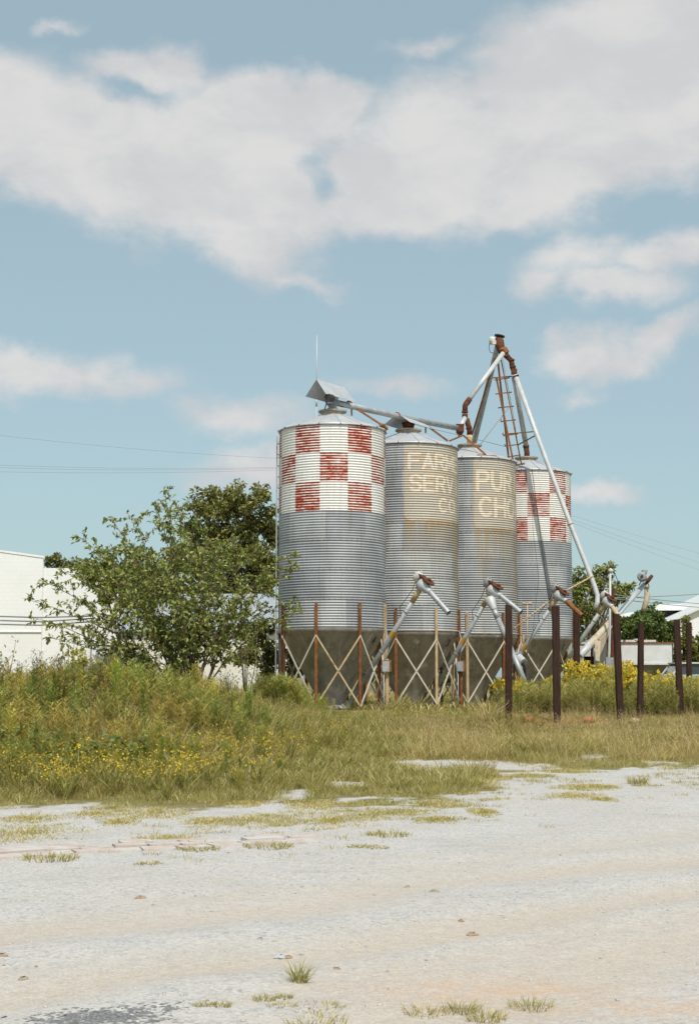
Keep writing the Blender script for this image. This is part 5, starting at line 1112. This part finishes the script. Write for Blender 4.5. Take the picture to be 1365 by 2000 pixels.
# ------------------------------------------------------------------ leafy shrub in front of the white buildings
gs = np.random.default_rng(21)
SH_Y = 34.6; bx = at(365, 1330, SH_Y).x; sb = Vector((bx, SH_Y, gzf(bx, SH_Y)))
shrub = thing('shrub', sb, 'wide leafy many-stemmed shrub left of the silos before the white shed', 'shrub')
TIPS = [(45,1168,0),(85,1135,.5),(60,1205,-.3),(110,1110,.8),(92,1245,.2),(150,1045,.3),(165,1095,-.6),(195,1075,1),(212,1008,.2),(240,1060,-.8),(262,1010,.7),(300,985,-.3),(322,958,0),(330,1010,.9),(355,990,.4),(380,1020,-.7),(405,1030,.6),(420,1065,-.2),(452,1050,.8),(470,1085,-.5),(505,1070,.3),(520,1110,-.6),(572,1080,.1),(585,1105,-.1),(575,1170,.2),(540,1150,.7),(590,1195,-.2),(480,1150,-.9),(430,1120,1),(290,1080,-1),(250,1130,1),(195,1150,-.9),(150,1175,.6),(130,1220,-.5),(300,1230,.8),(250,1260,-.8),(400,1200,-1.5),(230,1200,-1),(320,1110,-1.2),(360,1080,1.2),(400,1150,-1.2),(505,1190,.6),(180,1250,.5),(270,1180,1.2),(345,1180,-1.3),(445,1200,1.1)]
wood = MB(); LP = []; LD = []
SP = np.array([[.22,.27,.07],[.30,.34,.10],[.16,.20,.055],[.38,.39,.135],[.26,.30,.08],[.34,.32,.10]])
for (px, py, dy) in TIPS:
    t = at(px, py, SH_Y + dy*1.1); b = sb + Vector((gs.uniform(-.35, .35), gs.uniform(-.25, .25), -.05)); L = (t-b).length
    c = Vector((b.x + (t.x-b.x)*.30, b.y + (t.y-b.y)*.3, b.z + (t.z-b.z)*.62 + .25)); n_ = 14
    pts = []
    for i in range(n_+1):
        u = i/n_; p = b*(1-u)**2 + c*2*u*(1-u) + t*u*u; w_ = .05*L*math.sin(PI*u)*.6
        pts.append(p + Vector((mnoise.noise(p*1.7), mnoise.noise(p*1.7+Vector((9,0,0))), mnoise.noise(p*1.7+Vector((0,9,0)))))*w_)
    wood.tube(pts, [(.021*(1-i/n_)+.004)*(1 if L > 2 else .7) for i in range(n_+1)], 7)
    nt_ = int(6 + 5.2*L)
    for q in range(nt_):
        u = .28 + .72*(q+.5)/nt_; f = u*n_; i = min(int(f), n_-1); p = pts[i].lerp(pts[i+1], f-i); d0 = (pts[i+1]-pts[i]).normalized()
        d = (d0*.7 + Vector(gs.normal(size=3))*.62 + Vector((0,0,.18))).normalized(); l_ = gs.uniform(.25, .62)*(1.15-.45*u) if q < nt_-1 else .15
        e = p + d*l_ - zdir*.06; mid = p + d*l_*.5; wood.tube([p, mid, e], [.007, .005, .003], 5, False)
        for j in range(int(5 + l_*22)):
            v = gs.uniform(.15, 1.05); q_ = p.lerp(mid, v*2) if v < .5 else mid.lerp(e, v*2-1)
            LP.append(q_); LD.append(d*.5 + Vector(gs.normal(size=3))*.75 - zdir*.42)
LP = np.array(LP); LD = np.array(LD)
V, T, C = leaf_cloud(LP, LD, gs.uniform(.075, .15, len(LP)), gs.uniform(.045, .075, len(LP)), SP, gs, .18)
np_mesh('leaves', V, T, M_LEAF, C, parent=shrub)
wood.build('stems', M_BARK, shrub)
# young saplings in the weeds at its foot
for i, (px, pt, Y, lab) in enumerate(((130, 1180, 33, 'thin leafy sapling left of the shrub in the weeds'), (218, 1255, 32.5, 'short sapling with two stems in the weeds before the shrub'), (5, 1250, 32, 'sapling at the left edge of the weeds'), (480, 1205, 37.2, 'feathery sapling between the shrub and the nearest silo'))):
    x = at(px, 1300, Y).x; b = Vector((x, Y, gzf(x, Y))); t = at(px, pt+ (60 if i == 0 else 0), Y); ro = thing('sapling', b, lab, 'sapling', 'saplings in the weeds'); m = MB(); P_ = []; D_ = []
    for s_ in range(3 if i != 3 else 6):
        tt = t + Vector((gs.normal()*.25, gs.normal()*.2, gs.uniform(-.25, .05))); m.tube([b, b.lerp(tt, .5)+Vector((gs.normal()*.05, 0, .05)), tt], [.014, .010, .004], 6)
        for q in range(26 if i != 3 else 70):
            u = gs.uniform(.35, 1); P_.append(b.lerp(tt, u) + Vector(gs.normal(size=3))*(.10 if i != 3 else .22)); D_.append(Vector(gs.normal(size=3)) - zdir*.3)
    m.build('stem', M_BARK, ro); V, T, C = leaf_cloud(np.array(P_), np.array(D_), gs.uniform(.07, .12, len(P_)), gs.uniform(.035, .06, len(P_)) if i != 3 else .03, SP, gs); np_mesh('leaves', V, T, M_LEAF, C, parent=ro)

# ------------------------------------------------------------------ trees behind
def tree(lab, px, Y, clumps, n, lf, pal, grp, trunk=.2, name='tree'):
    """clumps: (px, py, radius px, depth offset) on the picture of the crown at depth Y"""
    x = at(px, 1300, Y).x; b = Vector((x, Y, gzf(x, Y))); ro = thing(name, b, lab, 'tree', grp); m = MB()
    cs = [(at(cx, cy, Y+dy), cr/F_PX*Y) for cx, cy, cr, dy in clumps]
    top = max(c.z for c, r_ in cs); fork = b + zdir*(top-b.z)*.38
    m.tube([b-zdir*.1, b+(fork-b)*.5, fork], [trunk, trunk*.8, trunk*.62], 10)
    tot = sum(r_**2.2 for c, r_ in cs); P_ = []; D_ = []
    for c, r_ in cs:
        mid = fork.lerp(c, .55) + Vector((0, 0, .3)); m.tube([fork, mid, c], [trunk*.42, trunk*.25, trunk*.08], 7, False)
        for q in range(4):
            e = c + Vector(gs.normal(size=3)).normalized()*r_*.8; m.tube([mid.lerp(c, .6), e], [trunk*.12, trunk*.04], 5, False)
        k = int(n*r_**2.2/tot); sub = max(5, int(16*min(1.6, r_)))
        ctr = gs.normal(size=(sub, 3)); ctr = norm(ctr)*(r_*(.35+.65*gs.random((sub, 1))**.5)); ctr[:, 2] *= .8
        i = gs.integers(0, sub, k); o_ = norm(gs.normal(size=(k, 3)))*(r_*.36*gs.random((k, 1))**.45); o_[:, 2] *= .75
        P_.append(np.array(c)[None] + ctr[i] + o_); D_.append(norm(o_)*.9 + gs.normal(size=(k, 3))*.6 - np.array([0,0,.15]))
    P_ = np.concatenate(P_); D_ = np.concatenate(D_); V, T, C = leaf_cloud(P_, D_, gs.uniform(lf*.7, lf*1.3, len(P_)), gs.uniform(lf*.45, lf*.8, len(P_)), pal, gs, .2, .22)
    m.build('trunk', M_BARK, ro); np_mesh('crown', V, T, M_TREE, C, parent=ro)
TP1 = np.array([[.17,.18,.055],[.22,.22,.07],[.28,.27,.09],[.13,.14,.045],[.31,.28,.10]])
TP2 = np.array([[.23,.25,.08],[.28,.30,.10],[.34,.34,.12],[.18,.20,.065]])
tree('large dark tree behind the leafy shrub and the shed roof', 455, 76, [(400,985,38,0),(440,975,32,1),(485,968,38,-1),(455,1015,55,0),(515,1015,32,0),(400,1045,50,1),(505,1060,50,0),(535,1050,28,1),(440,1100,60,-1),(520,1115,45,0),(360,1090,40,0),(545,1110,30,0),(390,1150,45,0),(480,1150,50,1)], 15000, .24, TP1, 'trees beyond the buildings', .3)
tree('round olive tree seen through the left part of the shrub', 235, 66, [(190,1120,35,0),(235,1100,45,1),(280,1115,45,0),(250,1150,50,-1),(305,1150,40,0),(200,1155,30,0)], 6500, .2, TP2, 'trees beyond the buildings', .2)
tree('small treetop above the step of the white block building', 118, 95, [(95,1096,12,0),(112,1092,14,0),(135,1100,16,0),(160,1108,14,0),(120,1115,22,0),(150,1130,30,0)], 2500, .22, TP1, 'trees beyond the buildings', .15)
tree('ragged tree right behind the farthest silo', 1160, 64, [(1135,1130,25,0),(1178,1118,20,0),(1187,1108,12,0),(1165,1145,25,0),(1212,1150,24,0),(1228,1150,14,0),(1140,1170,36,0),(1195,1165,20,0),(1125,1195,30,0),(1160,1190,30,1),(1150,1225,40,0),(1115,1150,22,0),(1185,1230,30,0)], 4300, .19, TP2, 'trees right of the silos', .18)
tree('dense bushy tree behind the white wagon', 1270, 58, [(1262,1202,24,0),(1245,1215,22,0),(1285,1212,22,0),(1250,1240,34,0),(1290,1240,30,0),(1272,1225,32,-1),(1310,1232,20,0),(1220,1240,22,0)], 6500, .15, np.array([[.13,.18,.06],[.17,.22,.075],[.11,.15,.05],[.22,.26,.09]]), 'trees right of the silos', .12)
tree('pale loose bush between the pole and the bushy tree', 1222, 60, [(1215,1215,18,0),(1228,1228,20,0),(1210,1240,22,0)], 1600, .15, np.array([[.16,.17,.07],[.20,.20,.09],[.13,.14,.05]]), 'trees right of the silos', .08)
tree('dark bush at the right edge behind the last posts', 1345, 56, [(1330,1265,24,0),(1352,1275,30,0),(1370,1260,28,0),(1340,1300,30,0),(1318,1290,16,0),(1375,1300,34,0)], 4500, .15, TP1, 'trees right of the silos', .12)
tree('green bush between the last two posts at the right', 1334, 60, [(1334,1235,14,0),(1335,1255,16,0),(1338,1210,8,0)], 900, .14, TP2, 'trees right of the silos', .06)
tree('treetop beyond the white hall roof', 1290, 125, [(1283,1186,10,0),(1360,1184,10,0),(1375,1186,14,0),(1300,1192,10,0)], 900, .25, TP2, 'trees right of the silos', .15)
tree('dark green bush low between the shrub and the nearest silo', 520, 43, [(500,1222,22,0),(525,1240,26,0),(475,1235,18,0),(495,1262,28,0),(535,1270,28,0),(560,1285,26,0),(520,1295,30,0),(590,1305,28,0),(470,1285,24,0)], 5200, .11, TP1, 'bushes behind the silos', .06)
tree('olive bush behind the gap between the first two silos', 735, 56, [(720,1310,26,0),(745,1300,26,0),(770,1320,24,0)], 1800, .15, TP2, 'bushes behind the silos', .06)
tree('olive bush behind the gap between the second and third silos', 890, 58, [(870,1312,26,0),(900,1305,26,0),(925,1320,24,0)], 1800, .15, TP2, 'bushes behind the silos', .06)
for i in range(16):                       # the far tree line closing the view low behind everything
    px = -120 + i*110 + gs.uniform(-20, 20); Yt = gs.uniform(135, 165)
    if 560 < px < 1130: hh = 1262
    else: hh = gs.uniform(1245, 1270)
    tree('far tree in the low tree line along the horizon', px, Yt, [(px+gs.uniform(-60, 60), hh+gs.uniform(0, 40), gs.uniform(22, 36), 0) for _ in range(6)], 900, .5, TP1, 'far trees along the horizon', .25)
